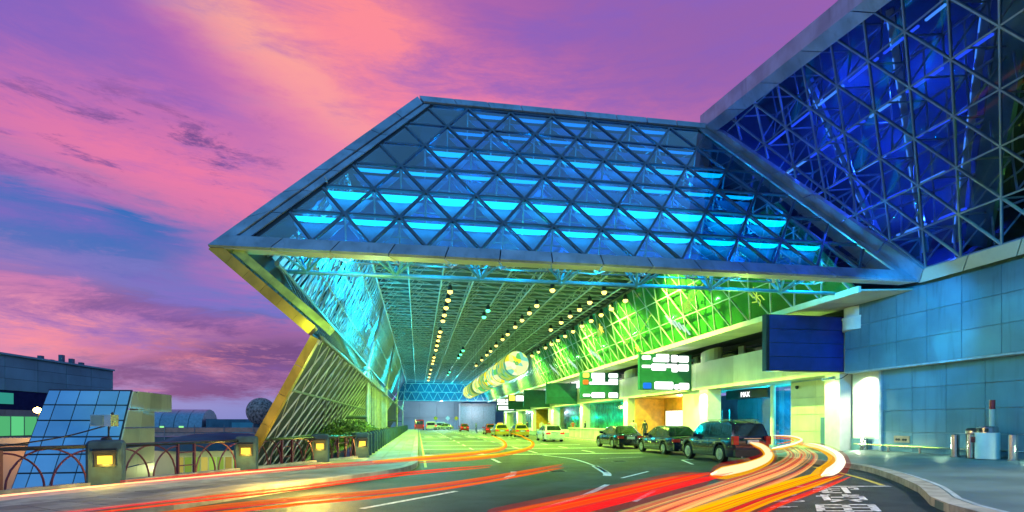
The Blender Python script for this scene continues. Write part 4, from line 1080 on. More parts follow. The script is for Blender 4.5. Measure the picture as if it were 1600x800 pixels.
    for sg in (-1, 1):
        if suv: MB().box((sg*hw*.68, r0-.012, lz-.08), (sg*hw*.93, r0+.16, lz+.26)).build('tail_lamp', 'tail' if not lit else 'tailon', t)
        else: MB().box((sg*hw*.50, r0-.012, lz), (sg*hw*.90, r0+.14, lz+.15)).build('tail_lamp', 'tail' if not lit else 'tailon', t)
        MB().box((sg*hw*.42, r1-.22, hood-.36), (sg*hw*.82, r1-.02, hood-.22)).build('headlight', 'inox', t)
        MB().tube((sg*hw*.55, r0-.05, .27), (sg*hw*.55, r0+.1, .27), .04, 8).build('exhaust', 'inox', t)
    MB().box((-hw*.88, r0-.06, .30), (hw*.88, r0+.12, .56)).build('rear_bumper', paint if not suv else 'black', t)
    MB().box((-.24, r0-.078, lz-.04), (.24, r0-.014, lz+.11)).build('number_plate', 'plate', t)
    MB().box((-hw*.42, r0-.02, lz+.15), (hw*.42, r0+.03, lz+.18)).build('boot_trim', 'inox', t)
    MB().box((-hw*.8, r0+.1, .25), (hw*.8, r1-.1, .6)).build('underbody', 'black', t)
    for sg in (-1, 1):
        for ax in (0, fa):
            w = MB().lathe([(wr*.6, -.10), (wr*.93, -.11), (wr, -.07), (wr, .07), (wr*.93, .11), (wr*.6, .10)], (sg*(hw-.12), ax, wr), 20, 'x').build('wheel', 'tyre', t, 'auto')
            x0 = sg*(hw-.012)
            MB().lathe([(wr*.63, -.02), (wr*.66, .005), (wr*.57, .005)] if sg > 0 else [(wr*.57, -.005), (wr*.66, -.005), (wr*.63, .02)], (x0, ax, wr), 18, 'x').build('rim', 'rim', w)
            for k in range(5):
                a = 2*math.pi*k/5
                MB().beam((x0+sg*.008, ax+.03*math.cos(a), wr+.03*math.sin(a)), (x0+sg*.008, ax+wr*.6*math.cos(a), wr+wr*.6*math.sin(a)), .05, .03, (1, 0, 0)).build('spoke', 'rim', w)
    if suv:
        for sg in (-1, 1): MB().beam((sg*hw*.68, r0+.5, H+.05), (sg*hw*.68, L*.30, H+.05), .03, .03).build('roof_rail', 'inox', t)
    if roofsign: MB().box((-.3, .9, H), (.3, 1.05, H+.16)).build('roof_sign', roofsign, t)
    t.location = (x, y, 0); t.rotation_euler = (0, 0, R(rot))
    return t
car('parked_suv', 'large dark blue black sports utility vehicle nearest the camera beside the light trails', 'car', 13.05, 21.1, 1.5, 'carblue', 4.4, 1.78, 1.70, True)
car('parked_sedan', 'black sedan parked between the dark sports utility vehicle and another black sedan', 'car', 13.35, 27.0, .5, 'carblue', 4.75, 1.84, 1.47)
car('parked_sedan', 'black sedan farthest from the camera of the three dark parked cars', 'car', 13.1, 34.0, 0, 'carblack', 4.6, 1.8, 1.44)
car('white_taxi', 'pale cream sedan driving away under the blank green sign', 'car', 11.65, 47.5, 0, 'carwhite', 4.6, 1.75, 1.47, lit=True)
car('red_car', 'red and white car left of the crowded kerb beneath the lantern drums', 'car', 10.3, 79, 0, 'carred', 4.4, 1.75, 1.5, lit=True)
car('red_car', 'small red car farther along the road in the middle of the hall', 'car', 8.9, 108, 0, 'carred', 4.4, 1.75, 1.5, lit=True)
car('yellow_taxi', 'yellow taxi at the busy kerb just ahead of the orange light trails', 'car', 11.9, 64, 0, 'caryellow', 4.5, 1.75, 1.48, lit=True, roofsign='yellowlamp')
car('yellow_taxi', 'yellow taxi in the second lane beyond the first yellow taxi', 'car', 10.0, 67, 0, 'caryellow', 4.5, 1.75, 1.48, lit=True, roofsign='yellowlamp')
car('silver_car', 'silver estate car crossing at the far end of the hall seen side on', 'car', 7.2, 131, 90, 'carsilver', 4.6, 1.8, 1.5)
def van(name, label, x, y, paint, w=2.0, L=5, h=2.2):
    t = thing(name, label, 'van', (x, y, 0))
    MB().prism([(x-w/2, y, .3), (x+w/2, y, .3), (x+w/2, y, h-.25), (x+w/2-.2, y, h), (x-w/2+.2, y, h), (x-w/2, y, h-.25)], L, (0, 1, 0)).build('body', paint, t)
    MB().box((x-w/2+.2, y-.02, h*.55), (x+w/2-.2, y, h-.3)).build('rear_window', 'carglass', t)
    for s in (-1, 1):
        MB().box((x+s*(w/2-.2), y-.03, .8), (x+s*(w/2-.02), y, 1.2)).build('tail_lamp', 'tailon', t)
        for yy in (y+.9, y+L-.9): MB().lathe([(.34, -.12), (.34, .12)], (x+s*(w/2-.1), yy, .34), 12, 'x').build('wheel', 'tyre', t)
van('red_van', 'red van at the far left end of the road near the footway', .3, 128, 'carred', 2.1, 5, 2.4)
van('white_van', 'white van parked beside the red van at the far end', 3.0, 132, 'carwhite', 2.2, 5, 2.0)
van('white_van', 'second white van at the far end, right of the first', 5.4, 136, 'carwhite', 2.2, 5, 1.9)
# construction signs at the far end
for i, (x, c) in enumerate(((4.3, 'caryellow'), (7.3, 'carwhite'), (9.4, 'caryellow'))):
    t = thing('warning_sign', ['small yellow diamond warning sign behind the vans', 'tall white and red arrow sign at the far end', 'yellow diamond warning sign right of the arrow sign'][i], 'sign', (x, 139, 0))
    MB().tube((x, 139, 0), (x, 139, 2.6), .05, 6).build('pole', 'inox', t)
    MB().prism([(x, 138.9, 2.2), (x+.6, 138.9, 2.8), (x, 138.9, 3.4), (x-.6, 138.9, 2.8)], .05, (0, 1, 0)).build('sign_plate', c, t)

# ================================================================ PEOPLE
def person(label, x, y, z, rot, top, leg='clothd', pose=0, h=1.7, hold=None):
    me = bpy.data.meshes.new('person'); s = h/1.7
    st = .12 if pose == 0 else .26
    V_ = [(0,0,.92,.13,.10),(0,0,1.12,.13,.09),(0,.0,1.34,.155,.10),(0,0,1.46,.055,.055),(0,.01,1.55,.075,.09),(0,.0,1.66,.07,.08),
          (-.09,0,.86,.09,.09),(-.10,st*.3,.48,.062,.062),(-.11,-st*.3,.09,.042,.045),(-.12,.10-st*.3,.035,.04,.03),
          (.09,0,.86,.09,.09),(.10,-st*.2,.48,.062,.062),(.11,-st*.9,.09,.042,.045),(.12,.1-st*.9,.035,.04,.03),
          (-.19,0,1.39,.055,.055),(-.25,-.02,1.12,.042,.042),(-.25,.10,.88,.032,.032),(-.25,.13,.80,.03,.018),
          (.19,0,1.39,.055,.055),(.25,-.03,1.12,.042,.042),(.26,.06,.88,.032,.032),(.26,.09,.80,.03,.018)]
    E_ = [(0,1),(1,2),(2,3),(3,4),(4,5),(0,6),(6,7),(7,8),(8,9),(0,10),(10,11),(11,12),(12,13),(2,14),(14,15),(15,16),(16,17),(2,18),(18,19),(19,20),(20,21)]
    me.from_pydata([(v[0]*s, v[1]*s, v[2]*s) for v in V_], E_, []); o = bpy.data.objects.new('person', me); C.objects.link(o)
    m1 = o.modifiers.new('s', 'SKIN'); sv = me.skin_vertices[0].data
    for i, v in enumerate(V_): sv[i].radius = (v[3]*s, v[4]*s)
    sv[0].use_root = True
    m2 = o.modifiers.new('u', 'SUBSURF'); m2.levels = 1; m2.render_levels = 1
    bpy.context.view_layer.update(); dg = bpy.context.evaluated_depsgraph_get()
    me2 = bpy.data.meshes.new_from_object(o.evaluated_get(dg)); o.modifiers.clear(); o.data = me2
    me2.materials.clear()
    for mm_ in (top, leg, 'skin', 'hair'): me2.materials.append(M[mm_])
    for p in me2.polygons:
        z_ = p.center.z/s; p.use_smooth = True
        p.material_index = 1 if z_ < .90 and abs(p.center.x) < .2*s else (3 if z_ > 1.60 or (z_ > 1.5 and p.center.y < -.01*s) else (2 if z_ > 1.43 or (z_ < .9 and abs(p.center.x) > .2*s) else 0))
    o.location = (x, y, z); o.rotation_euler = (0, 0, R(rot)); tag(o, label, 'person'); return o
person('person in dark jacket standing on the pavement before the amber doorway', 17.2, 40.5, .2, 20, 'clothd')
person('person in pale shirt standing left of the one in the dark jacket', 16.6, 41.3, .2, -30, 'clothw')
person('person in yellow green vest walking across the road below the lantern drums', 9.1, 88, 0, 90, 'leaf2', pose=1)
person('person in a dark top waiting on the pavement by the pale cream sedan', 17.2, 56, .2, 60, 'clothd')
person('person in red top beside the blank green sign wall', 16.6, 58.5, .2, -10, 'clothr')
person('person in pale top walking by the second yellow taxi', 14.8, 66, .2, 170, 'clothw', pose=1)
person('person in red top loading luggage near the first yellow taxi', 14.9, 62.6, .2, 120, 'clothr')
person('person in dark clothes at the far end of the crowded kerb', 15.2, 77, .2, 30, 'clothd')
person('person in pale clothes beside the farther red car', 12.8, 82, 0, 200, 'clothw', pose=1)
# low cream barrier behind the farthest dark sedan
bt = thing('kerb_barrier', 'low pale slatted barrier on the pavement behind the black sedan', 'barrier', (16.2, 50, .2))
MB().box((15.9, 44, 1.05), (16.1, 58, 1.15)).build('top_rail', 'beige', bt)
y = 44.1
while y < 58: MB().box((15.95, y, .15), (16.05, y+.12, 1.05)).build('baluster', 'beige', bt); y += .45

# ================================================================ FENCE ON THE LEFT
pl = [(-9.95, 11.0), (-7.35, 14.75), (-5.3, 18.6), (-3.65, 22.0), (-2.42, 24.5)]
pn = ['cut by the left edge of the picture', 'nearest the camera with a lit lamp and a loudspeaker box above', 'second from the left, its lamp lit, beside the foot of the amber leg', 'third from the left before the steel lattice', 'at the bend where the fence turns along the road']
def pillar(x, y, z, rot, w, h, label, lamp=True):
    t = thing('fence_pillar', label, 'pillar', (x, y, z), 'concrete pillars of the footway fence')
    c = Vector((x, y, z)); rm = Matrix.Rotation(rot, 3, 'Z'); F_ = lambda p: rm @ Vector(p)+c
    prof = [(w/2, 0), (w/2, h-.08), (w/2-.04, h-.02), (w/2-.10, h)]; d = w*.42
    m_ = MB(); vs = []
    for (hx, zz_) in prof:
        k = hx/(w/2); q = d*k; b = .05
        for px, py in ((-hx+b, -q), (hx-b, -q), (hx, -q+b), (hx, q-b), (hx-b, q), (-hx+b, q), (-hx, q-b), (-hx, -q+b)): vs.append(F_((px, py, zz_)))
    fs = [(i*8+k, i*8+(k+1) % 8, (i+1)*8+(k+1) % 8, (i+1)*8+k) for i in range(3) for k in range(8)]+[tuple(range(8))[::-1], tuple(range(24, 32))]
    m_.add(vs, fs).build('post', 'conc', t, 'auto')
    if lamp:
        s = w/.72
        def bx(a, b, nm, mt):
            P = [F_((xx, yy, zz_)) for zz_ in (a[2], b[2]) for (xx, yy) in ((a[0], a[1]), (b[0], a[1]), (b[0], b[1]), (a[0], b[1]))]
            return MB().add(P, [(0,3,2,1),(4,5,6,7),(0,1,5,4),(1,2,6,5),(2,3,7,6),(3,0,4,7)]).build(nm, mt, t)
        fr_ = bx((-.20*s, -d-.05, h*.42), (.20*s, -d+.01, h*.82), 'lamp_frame', 'black')
        bx((-.14*s, -d-.062, h*.48), (.14*s, -d-.04, h*.66), 'lamp_glass', 'yellowlamp')
        P = [F_((sx_*.22*s, -d-yy, zz_)) for sx_ in (-1, 1) for yy, zz_ in ((0, h*.82), (.16, h*.78), (.16, h*.70), (.0, h*.74))]
        MB().add(P, [(0,1,2,3),(7,6,5,4),(0,4,5,1),(1,5,6,2),(2,6,7,3),(3,7,4,0)]).build('lamp_hood', 'black', t)
        l = F_((0, -d-.42, h*.45)); point(l, (1, .66, .08), 24, .04, 'fence_lamp_light')
    return t
FZ = .155
pls = []
for i, (x, y) in enumerate(pl):
    # face turned towards the footway
    a = Vector(pl[min(i+1, 4)])-Vector(pl[max(i-1, 0)]); rot = math.atan2(a.y, a.x)
    rot = math.atan2(-x*.6, y) * .6 if i < 4 else .3
    pillar(x, y, FZ, -.0+math.radians([28, 22, 12, 8, 20][i]), .74 if i < 2 else .66, 1.06, 'grey concrete fence pillar '+pn[i])
def railpanel(a, b, label, h=.92):
    a = Vector((*a, FZ)); b = Vector((*b, FZ)); d = (b-a).normalized(); a += d*.38; b -= d*.36; L = (b-a).length
    t = thing('fence_rail', label, 'railing', tuple((a+b)/2), 'iron railings with arcs between the pillars')
    MB().tube(a+Vector((0, 0, h)), b+Vector((0, 0, h)), .045, 8).build('handrail', 'railtop', t, 'auto')
    MB().box((0, 0, 0), (0, 0, 0)) if False else None
    MB().beam(a+Vector((0, 0, .03)), b+Vector((0, 0, .03)), .22, .10).build('plinth', 'kerb', t)
    lw_ = .52; m0 = L/2-lw_/2; m1 = L/2+lw_/2
    for s in (m0, m1): MB().beam(a+d*s, a+d*s+Vector((0, 0, h)), .07, .05, d).build('upright', 'rail', t)
    for z in (.30, .66): MB().beam(a+d*m0+Vector((0, 0, z)), a+d*m1+Vector((0, 0, z)), .03, .03).build('rung', 'rail', t)
    def arc(c, r, h_, t0, t1):
        P = []
        for k in range(13):
            th = math.radians(t0+(t1-t0)*k/12); s = c+r*math.cos(th)
            P.append(a+d*s+Vector((0, 0, .05+(h_-.07)*math.sin(th))))
        MB().path(P, .022, 6).build('arc', 'rail', t, 'auto')
    for s0, s1 in ((0, m0), (m1, L)):
        w = s1-s0; r = w*.5
        arc((s0+s1)/2, r*.92, h, 0, 180)
        arc(s0 if s0 > 0 else s0, r*.92, h*.93, 0, 88); arc(s1, r*.92, h*.93, 92, 180)
    return t
rn = ['purple arched iron railing at the left edge in front of the sloped skylight', 'purple arched iron railing between the first two lit pillars before the beige annex', 'iron railing with arcs before the steel lattice wall', 'short iron railing left of the bend in the fence']
for i in range(4): railpanel(pl[i], pl[i+1], rn[i])
railpanel((-12.6, 7.6), pl[0], 'iron railing nearest the camera at the far left outside the loop of pillars')
y = 26.0; posts = []; i = 0
pf = thing('post_and_rail_fence', 'row of short concrete posts with two rails running along the straight footway', 'fence', (-2.25, 40, FZ))
while y < 118:
    MB().prism([(-2.42, y, FZ), (-2.08, y, FZ), (-2.08, y, 1.12), (-2.14, y, 1.2), (-2.36, y, 1.2), (-2.42, y, 1.12)], .3, (0, 1, 0)).build('post', 'conc', pf)
    if y < 60: MB().lathe([(.05, 0), (.06, .03), (.0, .07)], (-2.25, y+.15, 1.2), 8).build('finial', 'black', pf)
    y += 1.9 if y < 70 else 3.8
for z in (.55, .95): MB().tube((-2.25, 25, z), (-2.25, 118, z), .05, 8).build('rail', 'beige', pf, 'auto')
# loudspeaker box on its pole over the first pillar, with a slack cable
sp = thing('loudspeaker_box', 'small pale metal box on a thin pole above the nearest lit pillar', 'equipment box', (-7.35, 14.75, 1.2))
MB().tube((-7.30, 14.75, 1.21), (-7.30, 14.75, 1.56), .02, 8).build('pole', 'black', sp)
MB().lathe([(.12, 0), (.10, .05), (.03, .08)], (-7.35, 14.75, 1.215), 12).build('pole_base', 'black', sp)
MB().box((-7.62, 14.6, 1.54), (-7.18, 14.95, 1.82)).build('case', 'inox', sp)
MB().box((-7.60, 14.58, 1.56), (-7.34, 14.598, 1.80)).build('case_door', 'panel', sp)
MB().lathe([(.03, 0), (.03, .04), (.0, .07)], (-7.22, 14.75, 1.82), 8).build('knob', 'black', sp)
MB().path(spline([(-7.35, 14.7, 1.55), (-7.9, 14.0, 1.3), (-8.6, 13.0, 1.13), (-9.3, 12.0, 1.08)], 6), .018, 6).build('cable', 'railtop', sp)

# hedge behind the fence
def leaves(name, label, cat, fn, n, size, mats, core=None):
    t = thing(name, label, cat, fn(0, 0, 0))
    for mi, mt in enumerate(mats):
        vs = []; fs = []
        for i in range(n):
            u, v, w = random.random(), random.random(), random.random()
            p = Vector(fn(u, v, w)); a = Vector((random.gauss(0, 1), random.gauss(0, 1), random.gauss(0, 1))).normalized(); b = a.orthogonal().normalized()
            s = size*random.uniform(.6, 1.5); k = len(vs); vs += [p-a*s, p+b*s*.45, p+a*s, p-b*s*.45]; fs.append((k, k+1, k+2, k+3))
        MB().add(vs, fs).build('foliage', mt, t, kind='stuff')
    return t
def hfn(u, v, w):
    y = 27+u*33; th = math.pi*v; rr = (.55+.45*w**.4)*(1+.25*math.sin(y*2.1)*math.sin(y*.7+1))
    hgt = 1.25 if y < 40 else .8
    return (-3.6+1.0*rr*math.cos(th), y, .25+hgt*rr*math.sin(th))
leaves('clipped_hedge', 'rounded green hedge behind the post fence at the foot of the steel lattice', 'hedge', hfn, 7000, .10, ['leaf', 'leaf2'])

# ================================================================ LEFT BUILDINGS (lower level beyond the fence)
skyl = thing('sloped_skylight', 'blue white sloped glass roof light with a cream panelled side wall', 'glazed annex', (-13, 24, -3))
TLs, TRs = Vector((-15.1, 26, 2.97)), Vector((-12.0, 26, 2.97)); BLs, BRs = Vector((-12.9, 18.4, -4.0)), Vector((-9.95, 18.4, -4.0))
gsk = pmat('pearly_skylight_glass', (.30, .60, .80), .16, .35, .08, .5, spec=.8)
Ns = (TRs-TLs).cross(TLs-BLs).normalized()
if Ns.y > 0: Ns = -Ns
for i in range(5):
    for j in range(11):
        u0 = [0, .14, .38, .62, .86][i]+.006; u1 = [.14, .38, .62, .86, 1][i]-.006; v0 = j/11+.004; v1 = (j+1)/11-.004
        P = lambda u, v: lerp(lerp(TLs, TRs, u), lerp(BLs, BRs, u), v)
        MB().prism([P(u0, v0), P(u1, v0), P(u1, v1), P(u0, v1)], .03, Ns).build('pane', gsk, skyl)
MB().prism([P(-.01, -.01)-Ns*.05, P(1.01, -.01)-Ns*.05, P(1.01, 1)-Ns*.05, P(-.01, 1)-Ns*.05], .04, Ns).build('backing_frame', 'black', skyl)
# side wall: follows the slope, capped by an overhanging lid
for j in range(9):
    v0, v1 = j/9+.004, (j+1)/9-.004; a = P(1.012, v0); b = P(1.012, v1); m0 = Vector((-12.0, 28.0, 0))
    for f0, f1 in ((0, .5), (.5, 1)):
        q = lambda e, f: Vector((e.x+(m0.x-e.x)*f, e.y+(m0.y-e.y)*f, e.z))
        MB().prism([q(a, f0+.004), q(b, f0+.004), q(b, f1-.004), q(a, f1-.004)], .05, (1, .2, 0)).build('side_panel', 'beige', skyl)
for k in range(3): MB().box((-12.2, 26.3+k*1.1+.01, 2.15), (-11.86, 27.4+k*1.1-.01, 2.98)).build('lid_panel', 'beige', skyl)
MB().box((-12.6, 26.2, 2.9), (-11.9, 29.6, 2.96)).build('lid', 'panel', skyl)

tb2 = thing('teal_block', 'large teal panelled block with dark window band at the left edge', 'building', (-29, 50, 0))
A_ = Vector((-28.5, 58.2, 0)); B_ = Vector((-30.6, 30, 0))
tealp = pmat('teal_cladding', (.16, .50, .58), .5, .2, .12, .5, stain=.1)
def wallseg(a, b, z0, z1, n, nm, mt, par, r=1, t=.08):
    for i in range(n):
        for j in range(r):
            p = lerp(a, b, (i+.006)/n); q = lerp(a, b, (i+.994)/n); h0 = z0+(z1-z0)*j/r+.01; h1 = z0+(z1-z0)*(j+1)/r-.01
            MB().prism([(p.x, p.y, h0), (q.x, q.y, h0), (q.x, q.y, h1), (p.x, p.y, h1)], t, (1, 0, 0)).build(nm, mt, par)
wallseg(A_, B_, 4.0, 6.55, 9, 'wall_panel', tealp, tb2, 3)
wallseg(A_, B_, 2.6, 4.0, 9, 'window_band', pmat('navy_glazing', (.02, .035, .14), .15, .2), tb2, 1, .02)
wallseg(A_, B_, -6, 2.6, 9, 'wall_panel', pmat('pale_base_cladding', (.28, .33, .33), .6, .1, .1, .5, stain=.2), tb2, 4)
MB().prism([A_+Vector((-.1, 0, -6)), B_+Vector((-.1, 0, -6)), B_+Vector((-.1, 0, 6.5)), A_+Vector((-.1, 0, 6.5))], 18, (-1, 0, 0)).build('core', 'seam', tb2)
MB().beam(A_+Vector((0, 0, 6.6)), B_+Vector((0, 0, 6.6)), .5, .14).build('coping', tealp, tb2)
for (t0, w, h) in ((.25, 5, .5), (.32, 1.2, .8)):
    p = lerp(A_, B_, t0+.25); MB().box((p.x-4, p.y-w/2, 6.6), (p.x-2, p.y+w/2, 6.6+h)).build('roof_unit', 'steelblue', tb2)
for k in range(5): MB().box((-30.2-.4*k, 56-k*.7, 6.6), (-29.9-.4*k, 56.4-k*.7, 7.1+.25*(k % 3))).build('roof_vent', 'panel', tb2)
for k in range(6):
    p = lerp(A_, B_, .25+k*.045); q = lerp(A_, B_, .25+k*.045+.04)
    MB().prism([(p.x+.1, p.y, .7), (q.x+.1, q.y, .7), (q.x+.1, q.y, 2.1), (p.x+.1, p.y, 2.1)], .02, (1, 0, 0)).build('lit_window', emat('green_lit_window', (.12, .65, .25), .7+.25*(k % 2)), tb2)
for k in range(2):
    p = lerp(A_, B_, .42+k*.03); MB().prism([(p.x+.12, p.y, 3.0), (p.x+.12, p.y-1, 3.0), (p.x+.12, p.y-1, 3.8), (p.x+.12, p.y, 3.8)], .02, (1, 0, 0)).build('lit_window', emat('cyan_lit_window', (.05, .5, .4), .6), tb2)
# amber lit ramp wall in front
rp = thing('ramp_wall', 'curved pale wall lit amber by the street lamp at the left edge', 'wall', (-20, 27, -3))
pale = pmat('ramp_plaster', (.55, .42, .3), .7, 0, .1, .6)
for k in range(6):
    x0 = -27+k*1.9; MB().box((x0, 32.6-.0*k, -6), (x0+1.88, 33, .55)).build('wall_panel', pale, rp)
MB().box((-27.2, 32.4, .56), (-15.5, 33.2, .85)).build('coping', 'beige', rp)
sl_ = thing('street_lamp', 'glowing orange street lamp beside the sloped skylight', 'street lamp', (-18.4, 31, -6))
MB().tube((-18.4, 31, -6), (-18.4, 31, 2.2), .07, 8).build('pole', 'black', sl_)
MB().lathe([(.0, -.16), (.14, -.08), (.17, 0), (.14, .08), (0, .16)], (-18.4, 30.8, 2.25), 12).build('globe', emat('orange_globe', (1, .55, .12), 30), sl_, True)
point((-18.4, 30.0, 2.0), (1, .45, .08), 700, .2, 'street_lamp_light')
# annex with lit windows and curved roof, below the railings
an = thing('beige_annex', 'low beige annex with a curved blue roof and green yellow lit windows behind the railings', 'building', (-12, 33, -6))
MB().box((-14.4, 32, -6), (-8.6, 40, .15)).build('wall', 'beige', an)
ce = MB(); vs = []; n = 18
for r_i, (rr, zz_) in enumerate(((1.0, .15), (.9, .5), (.7, .78), (.4, .98), (.0, 1.04))):
    for k in range(n): a = 2*math.pi*k/n; vs.append((-11.5+3.6*rr*math.cos(a), 35.5+4.2*rr*math.sin(a), zz_))
ce.add(vs, [(i*n+k, i*n+(k+1) % n, (i+1)*n+(k+1) % n, (i+1)*n+k) for i in range(4) for k in range(n)]).build('curved_roof', pmat('blue_roof_sheet', (.03, .10, .17), .85, 0, .2, 1, spec=.15), an, True)
for k in range(9):
    x = -12.6+k*.40
    for r_ in range(2):
        MB().box((x+.03, 31.95, -1.0-r_*1.0), (x+.34, 31.99, -.2-r_*1.0)).build('window', emat('lit_office_window', (.5, .8, .12) if (k+r_) % 3 else (.9, .75, .15), .35+.5*random.random()), an)
MB().box((-12.0, 31.8, -1.42), (-8.5, 32.0, -1.34)).build('balcony_rail', 'mull', an)
# terrace roof and distant vaults
tr = thing('terrace_roof', 'long low pale roof terrace with salmon lit parapet beyond the annex', 'building', (-12, 46, -4))
MB().box((-21, 44, -6), (-7.5, 56, .62)).build('wall', 'panel', tr)
MB().box((-21.2, 43.8, .95), (-7.2, 44.1, 1.28)).build('parapet', pmat('salmon_parapet', (.55, .4, .34), .6), tr)
MB().box((-21, 43.9, .66), (-7.4, 44.0, .9)).build('fascia', pmat('pale_roof_fascia', (.5, .5, .55), .5), tr)
for k in range(7): MB().tube((-20+k*2, 43.7, -.0), (-20+k*2.0, 43.7, 1.5), .03, 6).build('stanchion', 'steelblue', tr)
va = thing('vaulted_hall', 'long silver barrel vaulted roof on the horizon left of the stone sphere', 'building', (-34, 92, 0))
vm = pmat('silver_vault', (.30, .42, .50), .4, .4)
for (x0, x1) in ((-41, -31.4), (-21.5, -15)):
    nseg = 5
    for k in range(nseg):
        a0 = x0+(x1-x0)*k/nseg+.04; a1 = x0+(x1-x0)*(k+1)/nseg-.04; m_ = MB(); vs = []
        for i in range(9):
            th = math.pi*i/8; vs += [(a0, 92+3.5*math.cos(th), 1.0+2.7*math.sin(th)), (a1, 92+3.5*math.cos(th), 1.0+2.7*math.sin(th))]
        m_.add(vs, [(2*i, 2*i+2, 2*i+3, 2*i+1) for i in range(8)]+[tuple(2*i for i in range(9)), tuple(2*i+1 for i in range(9))]).build('vault_segment', vm, va, 'auto')
MB().box((-42, 88, -6), (-12, 96, 1.0)).build('base_wall', 'panel', va)
MB().box((-26.5, 86, -2), (-20.4, 87.9, 1.7)).build('teal_box', tealp, va)
MB().box((-31, 89, 1.0), (-16, 95, 2.2)).build('upper_block', 'panel', va)
for x in (-36, -33.5, -22.0): MB().box((x, 85.9, .6), (x+.6, 85.98, 1.2)).build('lit_window', emat('far_lit_window', (.3, .9, .3), 1.2), va)
# stone sphere
ss = thing('stone_sphere', 'big speckled grey stone sphere behind the amber leg', 'sculpture', (-13.1, 50, 0))
stm = pmat('speckled_stone', (.34, .30, .27), .8, 0, .75, 6, bump=1, bs=8)
sp_v = [(1.17*math.sin(math.pi*i/14), 2.6-1.17*math.cos(math.pi*i/14)) for i in range(15)]
MB().lathe([(max(r, .001), z) for r, z in sp_v], (-13.1, 50, 0), 26).build('ball', stm, ss, True)
MB().lathe([(.5, -4), (.5, .9), (.7, 1.2), (.55, 1.6)], (-13.1, 50, 0), 16).build('pedestal', 'conc', ss, 'auto')
MB().box((-14.5, 48.5, -6), (-11.5, 51.5, -3.9)).build('base', 'conc', ss)
# building closing the far end of the hall
fb = thing('far_block', 'pale violet grey panelled building closing the far end of the road', 'building', (10, 150, 0))
vg = pmat('violet_grey_cladding', (.25, .30, .34), .6, 0, .08, .4)
for k in range(9):
    for j in range(2): MB().box((-18+k*4.6+.03, 150, -1+j*4.2+.03), (-18+(k+1)*4.6-.03, 150.4, -1+(j+1)*4.2-.03)).build('wall_panel', vg, fb)
MB().box((-18, 150.5, -6), (30, 160, 7.6)).build('core', vg, fb)
for k in range(3): MB().box((10.5+k*3.0+.02, 141, .0), (13.5+k*3.0-.02, 149, 6.6)).build('lobby_block', pmat('grey_lobby_block', (.2, .22, .23), .6), fb)

# ================================================================ SMALL THINGS BY THE GREY WALL
def bollard(y, label, h=.82, r=.13, x=19.35):
    t = thing('steel_bollard', label, 'bollard', (x, y, .40), 'stainless steel bollards by the grey wall')
    MB().lathe([(r+.02, 0), (r+.02, .03), (r, .035), (r, h-.03), (r-.02, h-.005), (r-.05, h)], (x, y, .39), 20).build('tube', 'inox', t, 'auto')
    MB().lathe([(r+.035, 0), (r+.035, .02)], (x, y, .385), 16).build('foot_ring', 'inox', t)
bollard(17.35, 'short stainless steel bollard left of the litter bin group')
bollard(15.35, 'short stainless steel bollard standing alone at the right edge', .86)
bn = thing('litter_bin', 'dark slotted ash bin with chrome collar left of the round cream bin', 'bin', (19.35, 16.75, .4))
MB().lathe([(.21, 0), (.21, .82), (.23, .83), (.23, 1.0), (.18, 1.06)], (19.4, 16.72, .39), 16).build('drum', 'black', bn, 'auto')
MB().lathe([(.235, .86), (.235, .96)], (19.4, 16.72, .39), 16).build('collar', 'inox', bn, 'auto')
MB().tube((19.12, 16.58, .39), (19.12, 16.58, 1.22), .09, 14).build('tube', 'inox', bn, 'auto')
b2 = thing('round_bin', 'wide cream cylindrical bin with dark slotted top and steel collar', 'bin', (19.3, 16.1, .4))
MB().lathe([(.34, 0), (.34, .88), (.33, .9), (.30, .9)], (19.3, 16.15, .39), 28).build('drum', 'white', b2, 'auto')
MB().lathe([(.30, .9), (.30, 1.07), (.26, 1.12)], (19.3, 16.15, .39), 20).build('top', 'inox', b2, 'auto')
for k in range(3): MB().box((18.98, 16.28-k*.2, 1.32), (19.03, 16.38-k*.2, 1.44)).build('slot', 'black', b2)
MB().box((18.945, 16.28, .95), (18.965, 16.42, 1.15)).build('label', 'signpaint' if 'signpaint' in M else 'carblue', b2)
po = thing('red_topped_post', 'tall pale tube with a red cap standing behind the round bin', 'post', (19.6, 16.2, .4))
MB().tube((19.62, 16.25, .39), (19.62, 16.25, 2.1), .085, 14).build('tube', 'beige', po, 'auto')
MB().tube((19.62, 16.25, 2.1), (19.62, 16.25, 2.42), .09, 14).build('cap', 'carred', po, 'auto')
cm = thing('security_camera', 'small security camera on an arm below the corner of the blue sign', 'camera', (19.5, 23.6, 3.8))
MB().path(spline([(19.7, 22.9, 3.9), (19.5, 23.1, 3.7), (19.6, 23.6, 3.7)], 5), .02, 6).build('cable', 'black', cm)
MB().beam((19.5, 23.5, 3.78), (19.3, 24.1, 3.72), .14, .12).build('body', 'inox', cm)
c2 = thing('security_camera', 'small dark dome camera on the cream panel wall under the fascia', 'camera', (21.3, 29.0, 3.6))
MB().lathe([(.0, -.1), (.09, -.05), (.1, .05), (.06, .1)], (21.38, 28.7, 3.65), 12).build('dome', 'black', c2, True)

